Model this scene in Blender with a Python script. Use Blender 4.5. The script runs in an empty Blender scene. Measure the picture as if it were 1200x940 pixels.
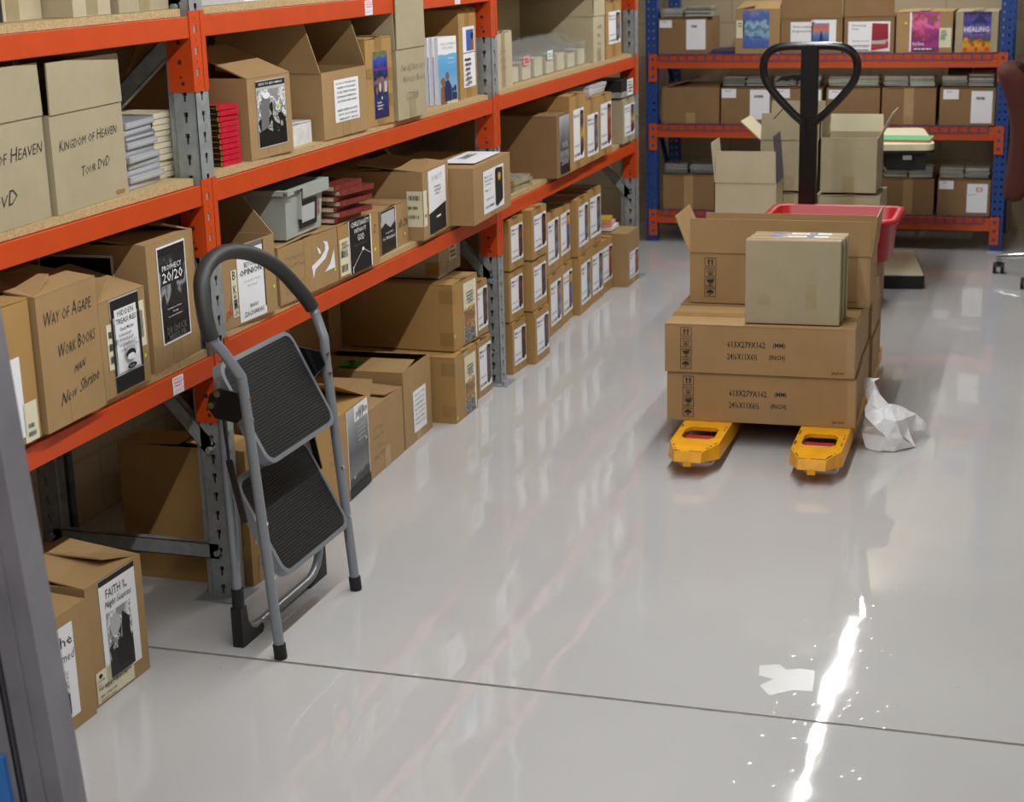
import bpy, bmesh, math, random
from mathutils import Vector, Matrix, noise
random.seed(7)
SC = bpy.context.scene
COL = SC.collection
R = math.radians

# ------------------------------------------------------------------ materials
def srgb(c):
    if isinstance(c, str):
        c = tuple(int(c[i:i+2], 16)/255 for i in (0, 2, 4))
    return tuple((v/12.92 if v <= .04045 else ((v+.055)/1.055)**2.4) for v in c) + (1,)

def newmat(name):
    m = bpy.data.materials.new(name); m.use_nodes = True
    nt = m.node_tree; b = nt.nodes['Principled BSDF']
    return m, nt, b

def N(nt, t, **kw):
    n = nt.nodes.new(t)
    for k, v in kw.items(): setattr(n, k, v)
    return n

def mat_plain(name, col, rough=.6, metal=0, spec=.5, noise_amt=0, scale=20, bump=0, bscale=200, coat=0):
    m, nt, b = newmat(name)
    c = srgb(col)
    b.inputs['Base Color'].default_value = c
    b.inputs['Roughness'].default_value = rough
    b.inputs['Metallic'].default_value = metal
    b.inputs['Specular IOR Level'].default_value = spec
    b.inputs['Coat Weight'].default_value = coat
    tc = None
    if noise_amt or bump:
        tc = N(nt, 'ShaderNodeTexCoord')
    if noise_amt:
        nz = N(nt, 'ShaderNodeTexNoise'); nz.inputs['Scale'].default_value = scale; nz.inputs['Detail'].default_value = 5
        nt.links.new(tc.outputs['Object'], nz.inputs['Vector'])
        cr = N(nt, 'ShaderNodeValToRGB')
        cr.color_ramp.elements[0].position = .3; cr.color_ramp.elements[1].position = .7
        cr.color_ramp.elements[0].color = tuple(v*(1-noise_amt) for v in c[:3]) + (1,)
        cr.color_ramp.elements[1].color = tuple(min(1, v*(1+noise_amt)) for v in c[:3]) + (1,)
        nt.links.new(nz.outputs['Fac'], cr.inputs['Fac']); nt.links.new(cr.outputs['Color'], b.inputs['Base Color'])
    if bump:
        n2 = N(nt, 'ShaderNodeTexNoise'); n2.inputs['Scale'].default_value = bscale; n2.inputs['Detail'].default_value = 3
        bp = N(nt, 'ShaderNodeBump'); bp.inputs['Strength'].default_value = bump; bp.inputs['Distance'].default_value = .002
        nt.links.new(tc.outputs['Object'], n2.inputs['Vector'])
        nt.links.new(n2.outputs['Fac'], bp.inputs['Height']); nt.links.new(bp.outputs['Normal'], b.inputs['Normal'])
    return m

def mat_card(name, col, amt=.07):
    m, nt, b = newmat(name)
    c = srgb(col)
    tc = N(nt, 'ShaderNodeTexCoord')
    oi = N(nt, 'ShaderNodeObjectInfo')
    add = N(nt, 'ShaderNodeVectorMath', operation='ADD')
    nt.links.new(tc.outputs['Object'], add.inputs[0]); nt.links.new(oi.outputs['Location'], add.inputs[1])
    nz = N(nt, 'ShaderNodeTexNoise'); nz.inputs['Scale'].default_value = 7; nz.inputs['Detail'].default_value = 6; nz.inputs['Roughness'].default_value = .65
    nt.links.new(add.outputs[0], nz.inputs['Vector'])
    wv = N(nt, 'ShaderNodeTexWave'); wv.inputs['Scale'].default_value = 60; wv.inputs['Distortion'].default_value = 1.5
    wv.bands_direction = 'Z'; nt.links.new(add.outputs[0], wv.inputs['Vector'])
    cr = N(nt, 'ShaderNodeValToRGB')
    cr.color_ramp.elements[0].position = .3; cr.color_ramp.elements[1].position = .72
    cr.color_ramp.elements[0].color = tuple(v*(1-amt) for v in c[:3]) + (1,)
    cr.color_ramp.elements[1].color = tuple(v*(1+amt) for v in c[:3]) + (1,)
    nt.links.new(nz.outputs['Fac'], cr.inputs['Fac']); nt.links.new(cr.outputs['Color'], b.inputs['Base Color'])
    b.inputs['Roughness'].default_value = .62; b.inputs['Specular IOR Level'].default_value = .3
    bp = N(nt, 'ShaderNodeBump'); bp.inputs['Strength'].default_value = .15; bp.inputs['Distance'].default_value = .001
    nt.links.new(nz.outputs['Fac'], bp.inputs['Height']); nt.links.new(bp.outputs['Normal'], b.inputs['Normal'])
    return m

def mat_pic(name, stops, scale=3, amt=.5, vdir=1, constant=False, detail=5, rough=.35, seed=0):
    """printed picture: colour ramp over vertical uv + noise"""
    m, nt, b = newmat(name)
    tc = N(nt, 'ShaderNodeTexCoord'); sep = N(nt, 'ShaderNodeSeparateXYZ')
    nt.links.new(tc.outputs['UV'], sep.inputs[0])
    mp = N(nt, 'ShaderNodeMapping'); mp.inputs['Location'].default_value = (seed*3.7, seed*1.3, seed)
    nt.links.new(tc.outputs['UV'], mp.inputs[0])
    nz = N(nt, 'ShaderNodeTexNoise'); nz.inputs['Scale'].default_value = scale; nz.inputs['Detail'].default_value = detail
    nt.links.new(mp.outputs[0], nz.inputs['Vector'])
    m1 = N(nt, 'ShaderNodeMath', operation='MULTIPLY'); m1.inputs[1].default_value = vdir
    nt.links.new(sep.outputs['Y'], m1.inputs[0])
    m2 = N(nt, 'ShaderNodeMath', operation='MULTIPLY_ADD'); m2.inputs[1].default_value = amt*2; m2.inputs[2].default_value = -amt
    nt.links.new(nz.outputs['Fac'], m2.inputs[0])
    m3 = N(nt, 'ShaderNodeMath', operation='ADD'); nt.links.new(m1.outputs[0], m3.inputs[0]); nt.links.new(m2.outputs[0], m3.inputs[1])
    cr = N(nt, 'ShaderNodeValToRGB')
    if constant: cr.color_ramp.interpolation = 'CONSTANT'
    el = cr.color_ramp.elements
    while len(el) < len(stops): el.new(.5)
    for e, (p_, c_) in zip(el, stops): e.position = p_; e.color = srgb(c_)
    nt.links.new(m3.outputs[0], cr.inputs['Fac']); nt.links.new(cr.outputs['Color'], b.inputs['Base Color'])
    b.inputs['Roughness'].default_value = rough
    return m

M = {}
M['kraft'] = mat_card('kraft cardboard', 'a4855b')
M['kraft2'] = mat_card('orange kraft cardboard', 'ab8650')
M['olive'] = mat_card('beige cardboard', 'a99d80')
M['cream'] = mat_card('pale cardboard', 'bcb092')
M['brown'] = mat_card('brown cardboard', '8a6b48')
M['dark'] = mat_plain('dark interior', '2a2118', .9)
M['tape'] = mat_plain('brown packing tape', '9c7a48', .3, noise_amt=.05, scale=30)
M['tapeclear'] = mat_plain('clear packing tape on board', 'ab8b60', .18, noise_amt=.06, scale=25, spec=.6)
M['orange'] = mat_plain('orange powder coat', 'c6440a', .42, noise_amt=.05, scale=14, bump=.05, bscale=500)
M['orange2'] = mat_plain('pale orange powder coat', 'c04d18', .42, noise_amt=.05, scale=14)
M['blue'] = mat_plain('blue powder coat', '1d4489', .42, noise_amt=.06)
M['hole'] = mat_plain('blue seen through slots', '3a4f96', .6)
M['wire'] = mat_plain('blue grey mesh wire', '5b5488', .4, metal=.3)
M['galv'] = mat_plain('galvanised steel', 'a2a8aa', .45, metal=.45, noise_amt=.16, scale=35)
M['galvd'] = mat_plain('slot shadow steel', '23272a', .8)
M['paper'] = mat_plain('white paper', 'e9e9ec', .6)
M['paperc'] = mat_plain('cream paper', 'ddd6b8', .65)
M['paperg'] = mat_plain('grey paper', 'b4b4b6', .6)
M['ink'] = mat_plain('black ink', '141416', .5)
M['pen'] = mat_plain('marker pen', '2b2a28', .7)
M['pengrey'] = mat_plain('faint pencil', '7d7058', .7)
M['redink'] = mat_plain('red ink', 'b8262c', .6)
M['pinkink'] = mat_plain('pink label print', 'e29aa4', .6)
M['greyink'] = mat_plain('grey ink', '6a6a6c', .6)
M['gloss_black'] = mat_plain('black rubber', '17181a', .5, bump=.1, bscale=300)
M['foam'] = mat_plain('black foam grip', '262627', .55, spec=.6, bump=.15, bscale=900)
M['silver'] = mat_plain('silver grey paint', '8f959b', .34, metal=.45, noise_amt=.03, bump=.05, bscale=900)
M['chrome'] = mat_plain('chrome', 'd8dadc', .12, metal=1)
M['black'] = mat_plain('black paint', '0e0e10', .28, spec=.6)
M['blackm'] = mat_plain('matt black', '121315', .6)
M['yellow'] = mat_plain('yellow paint', 'eda50c', .38, noise_amt=.12, scale=22)
M['redplastic'] = mat_plain('red plastic', 'a60713', .42, spec=.5)
M['redroller'] = mat_plain('red roller', 'a52226', .3)
M['greyplastic'] = mat_plain('grey plastic', 'a3a79f', .42, noise_amt=.03)
M['redcover'] = mat_plain('red glossy cover', 'c21f36', .22, noise_amt=.12, scale=60)
M['redbrown'] = mat_plain('red brown cover', '7c3530', .2, noise_amt=.2, scale=60)
M['blackcover'] = mat_plain('black cover', '18140f', .35)
M['gold'] = mat_plain('gold print', 'c8a03a', .4)
M['pages'] = mat_plain('book pages', 'cfc5a8', .8, noise_amt=.1, scale=120)
M['dvd'] = mat_plain('grey dvd case', 'a2a4a9', .3)
M['dvdd'] = mat_plain('dark grey dvd case', '6f7078', .3)
M['cd'] = mat_plain('frosted disc case', '9b9c8c', .15, noise_amt=.25, scale=60)
M['cdd'] = mat_plain('smoky disc case', '6c6c66', .15, noise_amt=.3, scale=60)
M['chairfab'] = mat_plain('rust red upholstery', '4c1c12', .85, noise_amt=.1, scale=80)
M['desk'] = mat_plain('cream laminate', 'e2d8b6', .45)
M['greenp'] = mat_plain('green paper', '63b67c', .6)
M['greenl'] = mat_plain('green sticker', '22b02c', .6)
M['dot'] = mat_plain('yellow green dot sticker', 'c8e23a', .5)
M['bluepic'] = mat_plain('blue print', '3a62b0', .4)
M['skin'] = mat_plain('brown print', '8a5a40', .4)
M['navy'] = mat_plain('navy print', '23305e', .4)
M['whiteshine'] = mat_plain('shrink wrap white', 'd9d8d6', .2, noise_amt=.12, scale=30)
M['picbw'] = mat_pic('black and white photo', [(0, '111111'), (.42, '1a1a1a'), (.5, 'c8c8c8'), (.62, '3a3a3a'), (.75, 'efefef'), (1, '909090')], 5, 1.1)
M['picbw2'] = mat_pic('dark photo', [(0, '0c0c0d'), (.5, '26272a'), (.62, '9a9ea2'), (.75, '303236'), (1, '1a1b1d')], 3, .8, seed=2)
M['picgrey'] = mat_pic('grey metallic cover', [(0, '1d1e20'), (.2, '2a2b2d'), (.24, '6f7376'), (.5, '4a4d50'), (.8, '8e9296'), (1, 'b6b9bc')], 2, .12, seed=4)
M['picpurple'] = mat_pic('night crowd cover', [(0, '2a2050'), (.3, '2b3470'), (.45, '141433'), (.55, '8a6a70'), (.62, '1a1c40'), (.8, '2c3f98'), (.9, '3f4fae'), (.93, '5f8a3c'), (1, '7a5a2c')], 6, .16, seed=1)
M['picsky'] = mat_pic('pale blue sky cover', [(0, 'd8c8a0'), (.08, '8fb8d0'), (.5, '5aa4d8'), (.74, '6fb2de'), (.75, 'ececec'), (1, 'f0f0f0')], 3, .04)
M['picwave'] = mat_pic('breaking wave poster', [(0, '4a5aa0'), (.25, '4f6fb0'), (.4, '8fb0c4'), (.5, '4a6f96'), (.62, '9fc0cc'), (.75, '4563a8'), (.9, '5a68a8'), (1, '7a80b4')], 4, .35, seed=5)
M['picpier'] = mat_pic('sunset pier picture', [(0, '3a4c8a'), (.35, '5a78b4'), (.55, '8a8a9a'), (.65, 'd8784a'), (.8, 'c86a50'), (1, '5a86c0')], 3, .06)
M['picred'] = mat_pic('red book picture', [(0, 'b84a3c'), (.15, 'a52a2c'), (.25, 'b8b0ac'), (.33, '8e2230'), (1, 'a02438')], 3, .05)
M['picpink'] = mat_pic('pink swirl poster', [(0, '5a2a5a'), (.2, 'a03a80'), (.4, '7a2a6a'), (.55, 'c84a90'), (.7, 'e078a8'), (.85, 'a03a70'), (1, 'b84a8a')], 3, .5, seed=3)
M['picflow'] = mat_pic('flower meadow poster', [(0, 'e07818'), (.18, 'd8a020'), (.3, '3a5a2a'), (.4, '6a4a9a'), (.55, '8a80b8'), (.7, '3a3a90'), (.85, '5a4aa0'), (1, '201838')], 7, .16, seed=6)
M['pictiger'] = mat_pic('striped tail poster', [(0, '3a3f4a'), (.2, '8a8f90'), (.35, '2a2018'), (.45, 'd8b05a'), (.55, '4a2f20'), (.65, 'c07a4a'), (.8, '5a4030'), (1, 'd8c060')], 6, .5, seed=8)
M['picbook'] = mat_pic('brown book box picture', [(0, '2e2422'), (.3, '5a3026'), (.5, '3c2a28'), (.7, '74402e'), (1, '2c2220')], 5, .3, seed=9)
M['picmisc'] = mat_pic('small product picture', [(0, '3a3a4a'), (.3, '7a86a0'), (.5, '3c3850'), (.7, '8a7060'), (1, '50506a')], 5, .5, seed=11)
M['picyel'] = mat_pic('yellow black product picture', [(0, '3a2a20'), (.3, '6a3a2a'), (.45, 'd8b020'), (.6, 'c89a18'), (.7, '3a2c20'), (1, '6a4a2a')], 4, .25, seed=12)
M['picredm'] = mat_pic('red product picture', [(0, '4a2020'), (.3, 'a83a2a'), (.6, '8c3028'), (.8, 'b06a30'), (1, '6a2a24')], 4, .3, seed=13)
M['picorg'] = mat_pic('orange and blue product picture', [(0, '7a4a2a'), (.2, '3a4a7a'), (.5, '5a6a9a'), (.7, '4a4a80'), (.8, 'd89020'), (1, 'd8a030')], 4, .15, seed=14)

def mat_clear():
    m, nt, b = newmat('clear plastic')
    b.inputs['Base Color'].default_value = (.86, .86, .84, 1)
    b.inputs['Roughness'].default_value = .08
    tr = N(nt, 'ShaderNodeBsdfTransparent'); tr.inputs[0].default_value = (.93, .93, .92, 1)
    mx = N(nt, 'ShaderNodeMixShader'); mx.inputs[0].default_value = .10
    nt.links.new(tr.outputs[0], mx.inputs[1]); nt.links.new(b.outputs[0], mx.inputs[2])
    nt.links.new(mx.outputs[0], nt.nodes['Material Output'].inputs[0])
    return m
M['clear'] = mat_clear()

def mat_chip():
    m, nt, b = newmat('chipboard')
    tc = N(nt, 'ShaderNodeTexCoord')
    vo = N(nt, 'ShaderNodeTexVoronoi'); vo.inputs['Scale'].default_value = 420
    nz = N(nt, 'ShaderNodeTexNoise'); nz.inputs['Scale'].default_value = 220; nz.inputs['Detail'].default_value = 6
    nt.links.new(tc.outputs['Object'], vo.inputs[0]); nt.links.new(tc.outputs['Object'], nz.inputs[0])
    mx = N(nt, 'ShaderNodeMath', operation='MULTIPLY_ADD'); mx.inputs[1].default_value = .35
    sp = N(nt, 'ShaderNodeSeparateColor'); nt.links.new(vo.outputs['Color'], sp.inputs[0])
    nt.links.new(sp.outputs[0], mx.inputs[0]); nt.links.new(nz.outputs['Fac'], mx.inputs[2])
    cr = N(nt, 'ShaderNodeValToRGB')
    cr.color_ramp.elements[0].position = .35; cr.color_ramp.elements[0].color = srgb('9a8054')
    cr.color_ramp.elements[1].position = .85; cr.color_ramp.elements[1].color = srgb('c4ad7e')
    nt.links.new(mx.outputs[0], cr.inputs[0]); nt.links.new(cr.outputs[0], b.inputs['Base Color'])
    b.inputs['Roughness'].default_value = .65
    return m
M['chip'] = mat_chip()
M['tapeo'] = mat_plain('dull beige packing tape', 'a0926f', .28, noise_amt=.05, scale=30)

def mat_floor():
    m, nt, b = newmat('polished grey epoxy floor')
    tc = N(nt, 'ShaderNodeTexCoord')
    def noise_(sc, det=4, vec=None, rough=.5):
        n = N(nt, 'ShaderNodeTexNoise'); n.inputs['Scale'].default_value = sc; n.inputs['Detail'].default_value = det
        n.inputs['Roughness'].default_value = rough
        nt.links.new(vec or tc.outputs['Object'], n.inputs['Vector']); return n
    big = noise_(.9, 3); fine = noise_(14, 6)
    cr = N(nt, 'ShaderNodeValToRGB')
    cr.color_ramp.elements[0].position = .3; cr.color_ramp.elements[0].color = srgb('b4b3b3')
    cr.color_ramp.elements[1].position = .7; cr.color_ramp.elements[1].color = srgb('c0bfbd')
    nt.links.new(big.outputs['Fac'], cr.inputs[0])
    # dirt specks and thin scuffs
    vo = N(nt, 'ShaderNodeTexVoronoi'); vo.inputs['Scale'].default_value = 5
    nt.links.new(tc.outputs['Object'], vo.inputs[0])
    lt = N(nt, 'ShaderNodeMath', operation='LESS_THAN'); lt.inputs[1].default_value = .014
    nt.links.new(vo.outputs['Distance'], lt.inputs[0])
    mx = N(nt, 'ShaderNodeMixRGB'); mx.inputs[2].default_value = srgb('6e6a66')
    mm = N(nt, 'ShaderNodeMath', operation='MULTIPLY'); mm.inputs[1].default_value = .6
    nt.links.new(lt.outputs[0], mm.inputs[0]); nt.links.new(mm.outputs[0], mx.inputs[0])
    nt.links.new(cr.outputs[0], mx.inputs[1]); nt.links.new(mx.outputs[0], b.inputs['Base Color'])
    # roughness: sealed floor with patchy sheen
    mr = N(nt, 'ShaderNodeMapRange'); mr.inputs[1].default_value = .35; mr.inputs[2].default_value = .65
    mr.inputs[3].default_value = .012; mr.inputs[4].default_value = .06
    nt.links.new(noise_(2.2, 4).outputs['Fac'], mr.inputs[0])
    nt.links.new(mr.outputs[0], b.inputs['Roughness'])
    b.inputs['Specular IOR Level'].default_value = .5
    # long-wave unevenness that makes reflections wander + fine ripple
    mp = N(nt, 'ShaderNodeMapping'); mp.inputs['Scale'].default_value = (3.2, 1.6, 1)
    nt.links.new(tc.outputs['Object'], mp.inputs[0])
    wob = noise_(1.8, 2.5, mp.outputs[0], .5)
    bp = N(nt, 'ShaderNodeBump'); bp.inputs['Strength'].default_value = .5; bp.inputs['Distance'].default_value = .0030
    nt.links.new(wob.outputs['Fac'], bp.inputs['Height'])
    bp2 = N(nt, 'ShaderNodeBump'); bp2.inputs['Strength'].default_value = .3; bp2.inputs['Distance'].default_value = .00010
    nt.links.new(noise_(34, 4).outputs['Fac'], bp2.inputs['Height']); nt.links.new(bp.outputs[0], bp2.inputs['Normal'])
    vp = N(nt, 'ShaderNodeTexVoronoi'); vp.inputs['Scale'].default_value = 26
    nt.links.new(tc.outputs['Object'], vp.inputs[0])
    mr2 = N(nt, 'ShaderNodeMapRange'); mr2.inputs[1].default_value = 0; mr2.inputs[2].default_value = .16; mr2.inputs[3].default_value = 1; mr2.inputs[4].default_value = 0
    nt.links.new(vp.outputs['Distance'], mr2.inputs[0])
    bp3 = N(nt, 'ShaderNodeBump'); bp3.inputs['Strength'].default_value = .5; bp3.inputs['Distance'].default_value = .0008
    nt.links.new(mr2.outputs[0], bp3.inputs['Height']); nt.links.new(bp2.outputs[0], bp3.inputs['Normal'])
    nt.links.new(bp3.outputs[0], b.inputs['Normal'])
    return m
M['floor'] = mat_floor()

def mat_block():
    m, nt, b = newmat('painted concrete block')
    tc = N(nt, 'ShaderNodeTexCoord'); sep = N(nt, 'ShaderNodeSeparateXYZ'); nt.links.new(tc.outputs['Object'], sep.inputs[0])
    ad = N(nt, 'ShaderNodeMath', operation='ADD'); nt.links.new(sep.outputs[0], ad.inputs[0]); nt.links.new(sep.outputs[1], ad.inputs[1])
    cb = N(nt, 'ShaderNodeCombineXYZ'); nt.links.new(ad.outputs[0], cb.inputs[0]); nt.links.new(sep.outputs[2], cb.inputs[1])
    br = N(nt, 'ShaderNodeTexBrick'); br.inputs['Scale'].default_value = 1
    br.inputs['Brick Width'].default_value = .39; br.inputs['Row Height'].default_value = .19; br.inputs['Mortar Size'].default_value = .006
    br.inputs['Color1'].default_value = srgb('b3a283'); br.inputs['Color2'].default_value = srgb('ad9c7e'); br.inputs['Mortar'].default_value = srgb('a39375')
    nt.links.new(cb.outputs[0], br.inputs[0]); nt.links.new(br.outputs['Color'], b.inputs['Base Color'])
    bp = N(nt, 'ShaderNodeBump'); bp.inputs['Strength'].default_value = .4; bp.inputs['Distance'].default_value = .004; bp.invert = True
    nt.links.new(br.outputs['Fac'], bp.inputs['Height']); nt.links.new(bp.outputs[0], b.inputs['Normal'])
    b.inputs['Roughness'].default_value = .6
    return m
M['block'] = mat_block()
M['ceil'] = mat_plain('ceiling lining', '8c8a84', .8)
M['joint'] = mat_plain('joint sealant', '77736d', .35, noise_amt=.3, scale=40, bump=.5, bscale=80)
M['residue'] = mat_plain('pale tape residue', 'c5c4c1', .3)
M['mat_tread'] = None
def mat_tread():
    m, nt, b = newmat('ribbed black rubber')
    b.inputs['Base Color'].default_value = srgb('1b1b1c'); b.inputs['Roughness'].default_value = .5
    return m
M['tread'] = mat_tread()
def mat_emit():
    m, nt, b = newmat('fluorescent tube'); b.inputs['Base Color'].default_value = (1, 1, 1, 1)
    b.inputs['Emission Color'].default_value = (1, .97, .9, 1); b.inputs['Emission Strength'].default_value = 14
    return m
M['tube'] = mat_emit()

# ------------------------------------------------------------------ mesh builder
class MB:
    def __init__(s): s.v = []; s.f = []; s.m = []; s.uv = []; s.mats = []; s.sm = []
    def mi(s, m):
        m = M[m] if isinstance(m, str) else m
        if m not in s.mats: s.mats.append(m)
        return s.mats.index(m)
    def add(s, vs, fs, m, uvs=None, smooth=False, T=None):
        o = len(s.v)
        for v in vs: s.v.append(tuple(T @ Vector(v)) if T is not None else tuple(v))
        k = s.mi(m)
        for i, f in enumerate(fs):
            s.f.append([o+j for j in f]); s.m.append(k); s.sm.append(smooth)
            s.uv.append(uvs[i] if uvs else None)
        return s
    def box(s, x0, x1, y0, y1, z0, z1, m, T=None):
        vs = [(x0, y0, z0), (x1, y0, z0), (x1, y1, z0), (x0, y1, z0), (x0, y0, z1), (x1, y0, z1), (x1, y1, z1), (x0, y1, z1)]
        return s.add(vs, [(0, 3, 2, 1), (4, 5, 6, 7), (0, 1, 5, 4), (1, 2, 6, 5), (2, 3, 7, 6), (3, 0, 4, 7)], m, T=T)
    def prism(s, pts, z0, z1, m, T=None, smooth=False):
        n = len(pts)
        vs = [(x, y, z0) for x, y in pts] + [(x, y, z1) for x, y in pts]
        fs = [tuple(range(n-1, -1, -1)), tuple(range(n, 2*n))] + [(i, (i+1) % n, n+(i+1) % n, n+i) for i in range(n)]
        return s.add(vs, fs, m, T=T, smooth=smooth)
    def tube(s, path, r, m, n=12, closed=False, cap=True, T=None):
        P = [Vector(p) for p in path]; rings = []
        L = len(P)
        up = None
        for i, p in enumerate(P):
            if closed: d = (P[(i+1) % L]-P[i-1])
            else: d = (P[min(i+1, L-1)]-P[max(i-1, 0)])
            d.normalize()
            if up is None:
                up = Vector((0, 0, 1)) if abs(d.z) < .9 else Vector((1, 0, 0))
            a = d.cross(up); a.normalize(); b = a.cross(d); b.normalize(); up = b
            rr = r[i] if isinstance(r, (list, tuple)) else r
            rings.append([p + a*math.cos(2*math.pi*k/n)*rr + b*math.sin(2*math.pi*k/n)*rr for k in range(n)])
        vs = [v for ring in rings for v in ring]; fs = []
        for i in range(L if closed else L-1):
            j = (i+1) % L
            for k in range(n):
                fs.append((i*n+k, j*n+k, j*n+(k+1) % n, i*n+(k+1) % n))
        s.add(vs, fs, m, smooth=True, T=T)
        if cap and not closed:
            s.add(rings[0], [tuple(range(n))], m, T=T); s.add(rings[-1], [tuple(range(n-1, -1, -1))], m, T=T)
        return s
    def cyl(s, a, b, r, m, n=16, T=None): return s.tube([a, b], r, m, n, T=T)
    def build(s, name, parent=None, loc=None, rotz=0, weld=False, bevel=0):
        me = bpy.data.meshes.new(name)
        me.from_pydata([tuple(v) for v in s.v], [], s.f)
        for m in s.mats: me.materials.append(m)
        for p, k, sm in zip(me.polygons, s.m, s.sm): p.material_index = k; p.use_smooth = sm
        if any(s.uv):
            ul = me.uv_layers.new(name='UVMap')
            for p, uv in zip(me.polygons, s.uv):
                if uv:
                    for li, c in zip(p.loop_indices, uv): ul.data[li].uv = c
        me.update()
        o = bpy.data.objects.new(name, me); COL.objects.link(o)
        if parent: o.parent = parent
        if loc is not None: o.location = loc
        o.rotation_euler = (0, 0, rotz)
        if bevel:
            bv = o.modifiers.new('Bevel', 'BEVEL'); bv.width = bevel; bv.segments = 2; bv.limit_method = 'ANGLE'; bv.angle_limit = R(40)
        return o

def tag(o, label, cat, group=None, kind=None):
    if label: o['label'] = label
    if cat: o['category'] = cat
    if group: o['group'] = group
    if kind: o['kind'] = kind
    return o
def thing(name, label, cat, loc=(0, 0, 0), rotz=0, group=None):
    o = bpy.data.objects.new(name, None); COL.objects.link(o)
    o.location = loc; o.rotation_euler = (0, 0, rotz); o.empty_display_size = .05
    return tag(o, label, cat, group)
def struct(o): o['kind'] = 'structure'; return o

def rounded(pts, r, seg=5):
    """smooth a 3d polyline corner-wise"""
    P = [Vector(p) for p in pts]; out = [P[0]]
    for i in range(1, len(P)-1):
        a, b, c = P[i-1], P[i], P[i+1]
        rr = min(r, (a-b).length*.49, (c-b).length*.49)
        p0 = b+(a-b).normalized()*rr; p1 = b+(c-b).normalized()*rr
        for k in range(seg+1):
            t = k/seg; out.append(p0*(1-t)**2+b*2*t*(1-t)+p1*t*t)
    out.append(P[-1]); return out

# text as geometry -------------------------------------------------
_tx = {}
def text_geo(s, shear=0):
    k = (s, shear)
    if k in _tx: return _tx[k]
    cu = bpy.data.curves.new('t', 'FONT'); cu.body = s; cu.resolution_u = 1; cu.shear = shear
    if not shear and ('X' in s or s.startswith('JA') or s.startswith('(')): cu.offset = .014
    elif not shear: cu.offset = .007
    if 0 < shear < .26:
        cu.offset = -.004; cu.small_caps_scale = .78
        for i, ch in enumerate(s):
            if ch.islower(): cu.body_format[i].use_small_caps = True
    o = bpy.data.objects.new('t', cu); COL.objects.link(o)
    bpy.context.view_layer.update()
    me = bpy.data.meshes.new_from_object(o.evaluated_get(bpy.context.evaluated_depsgraph_get()))
    vs = [v.co.copy() for v in me.vertices]; fs = [tuple(p.vertices) for p in me.polygons]
    bpy.data.objects.remove(o); bpy.data.curves.remove(cu); bpy.data.meshes.remove(me)
    if vs:
        x0 = min(v.x for v in vs); x1 = max(v.x for v in vs); y0 = min(v.y for v in vs); y1 = max(v.y for v in vs)
        vs = [((v.x-x0)/(x1-x0+1e-9), (v.y-y0)/(y1-y0+1e-9)) for v in vs]
    _tx[k] = (vs, fs); return _tx[k]

class Panel:
    """draws flat printed elements; P(u,v,h) maps panel metres (u right, v up, h outwards) to 3d"""
    def __init__(s, mb, P, w, h, base=0.0): s.mb, s.P, s.w, s.h, s.k = mb, P, w, h, base
    def plate(s, m, t=.0006):
        w, h = s.w, s.h; P = s.P; b = s.k
        vs = [P(0, 0, b), P(w, 0, b), P(w, h, b), P(0, h, b), P(0, 0, b+t), P(w, 0, b+t), P(w, h, b+t), P(0, h, b+t)]
        s.mb.add(vs, [(0, 3, 2, 1), (4, 5, 6, 7), (0, 1, 5, 4), (1, 2, 6, 5), (2, 3, 7, 6), (3, 0, 4, 7)], m)
        # uv for picture materials on the face
        s.mb.uv[-5] = [(0, 0), (1, 0), (1, 1), (0, 1)]
        s.k += t
    def draw(s, els):
        w, h = s.w, s.h
        for e in els:
            s.k += .00022
            if e[0] == 'r':
                _, u0, v0, u1, v1, m = e
                s.mb.add([s.P(u0*w, v0*h, s.k), s.P(u1*w, v0*h, s.k), s.P(u1*w, v1*h, s.k), s.P(u0*w, v1*h, s.k)], [(0, 1, 2, 3)], m, [[(0, 0), (1, 0), (1, 1), (0, 1)]])
            elif e[0] == 't':
                _, txt, u0, v0, u1, v1, m = e[:7]; sh = e[7] if len(e) > 7 else 0
                rise = e[8] if len(e) > 8 else 0
                vs, fs = text_geo(txt, sh)
                s.mb.add([s.P((u0+x*(u1-u0))*w, (v0+y*(v1-v0)+x*rise)*h, s.k) for x, y in vs], fs, m)
            elif e[0] == 'e':
                _, cu, cv, ru, rv, m = e
                vs = [s.P((cu+ru*math.cos(a*math.pi/10))*w, (cv+rv*math.sin(a*math.pi/10))*h, s.k) for a in range(20)]
                s.mb.add(vs, [tuple(range(20))], m)
            elif e[0] == 'p':
                _, pts, m = e
                s.mb.add([s.P(u*w, v*h, s.k) for u, v in pts], [tuple(range(len(pts)))], m)
            elif e[0] == 'l':  # stroke polyline
                _, pts, wd, m = e
                for (ua, va), (ub, vb) in zip(pts, pts[1:]):
                    a = Vector((ua*w, va*h)); b = Vector((ub*w, vb*h)); d = (b-a)
                    if d.length < 1e-6: continue
                    n = Vector((-d.y, d.x)).normalized()*wd/2; d2 = d.normalized()*wd*.4
                    s.k += .00001
                    q = [a-n-d2, b-n+d2, b+n+d2, a+n-d2]
                    s.mb.add([s.P(x.x, x.y, s.k) for x in q], [(0, 1, 2, 3)], m)

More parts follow.
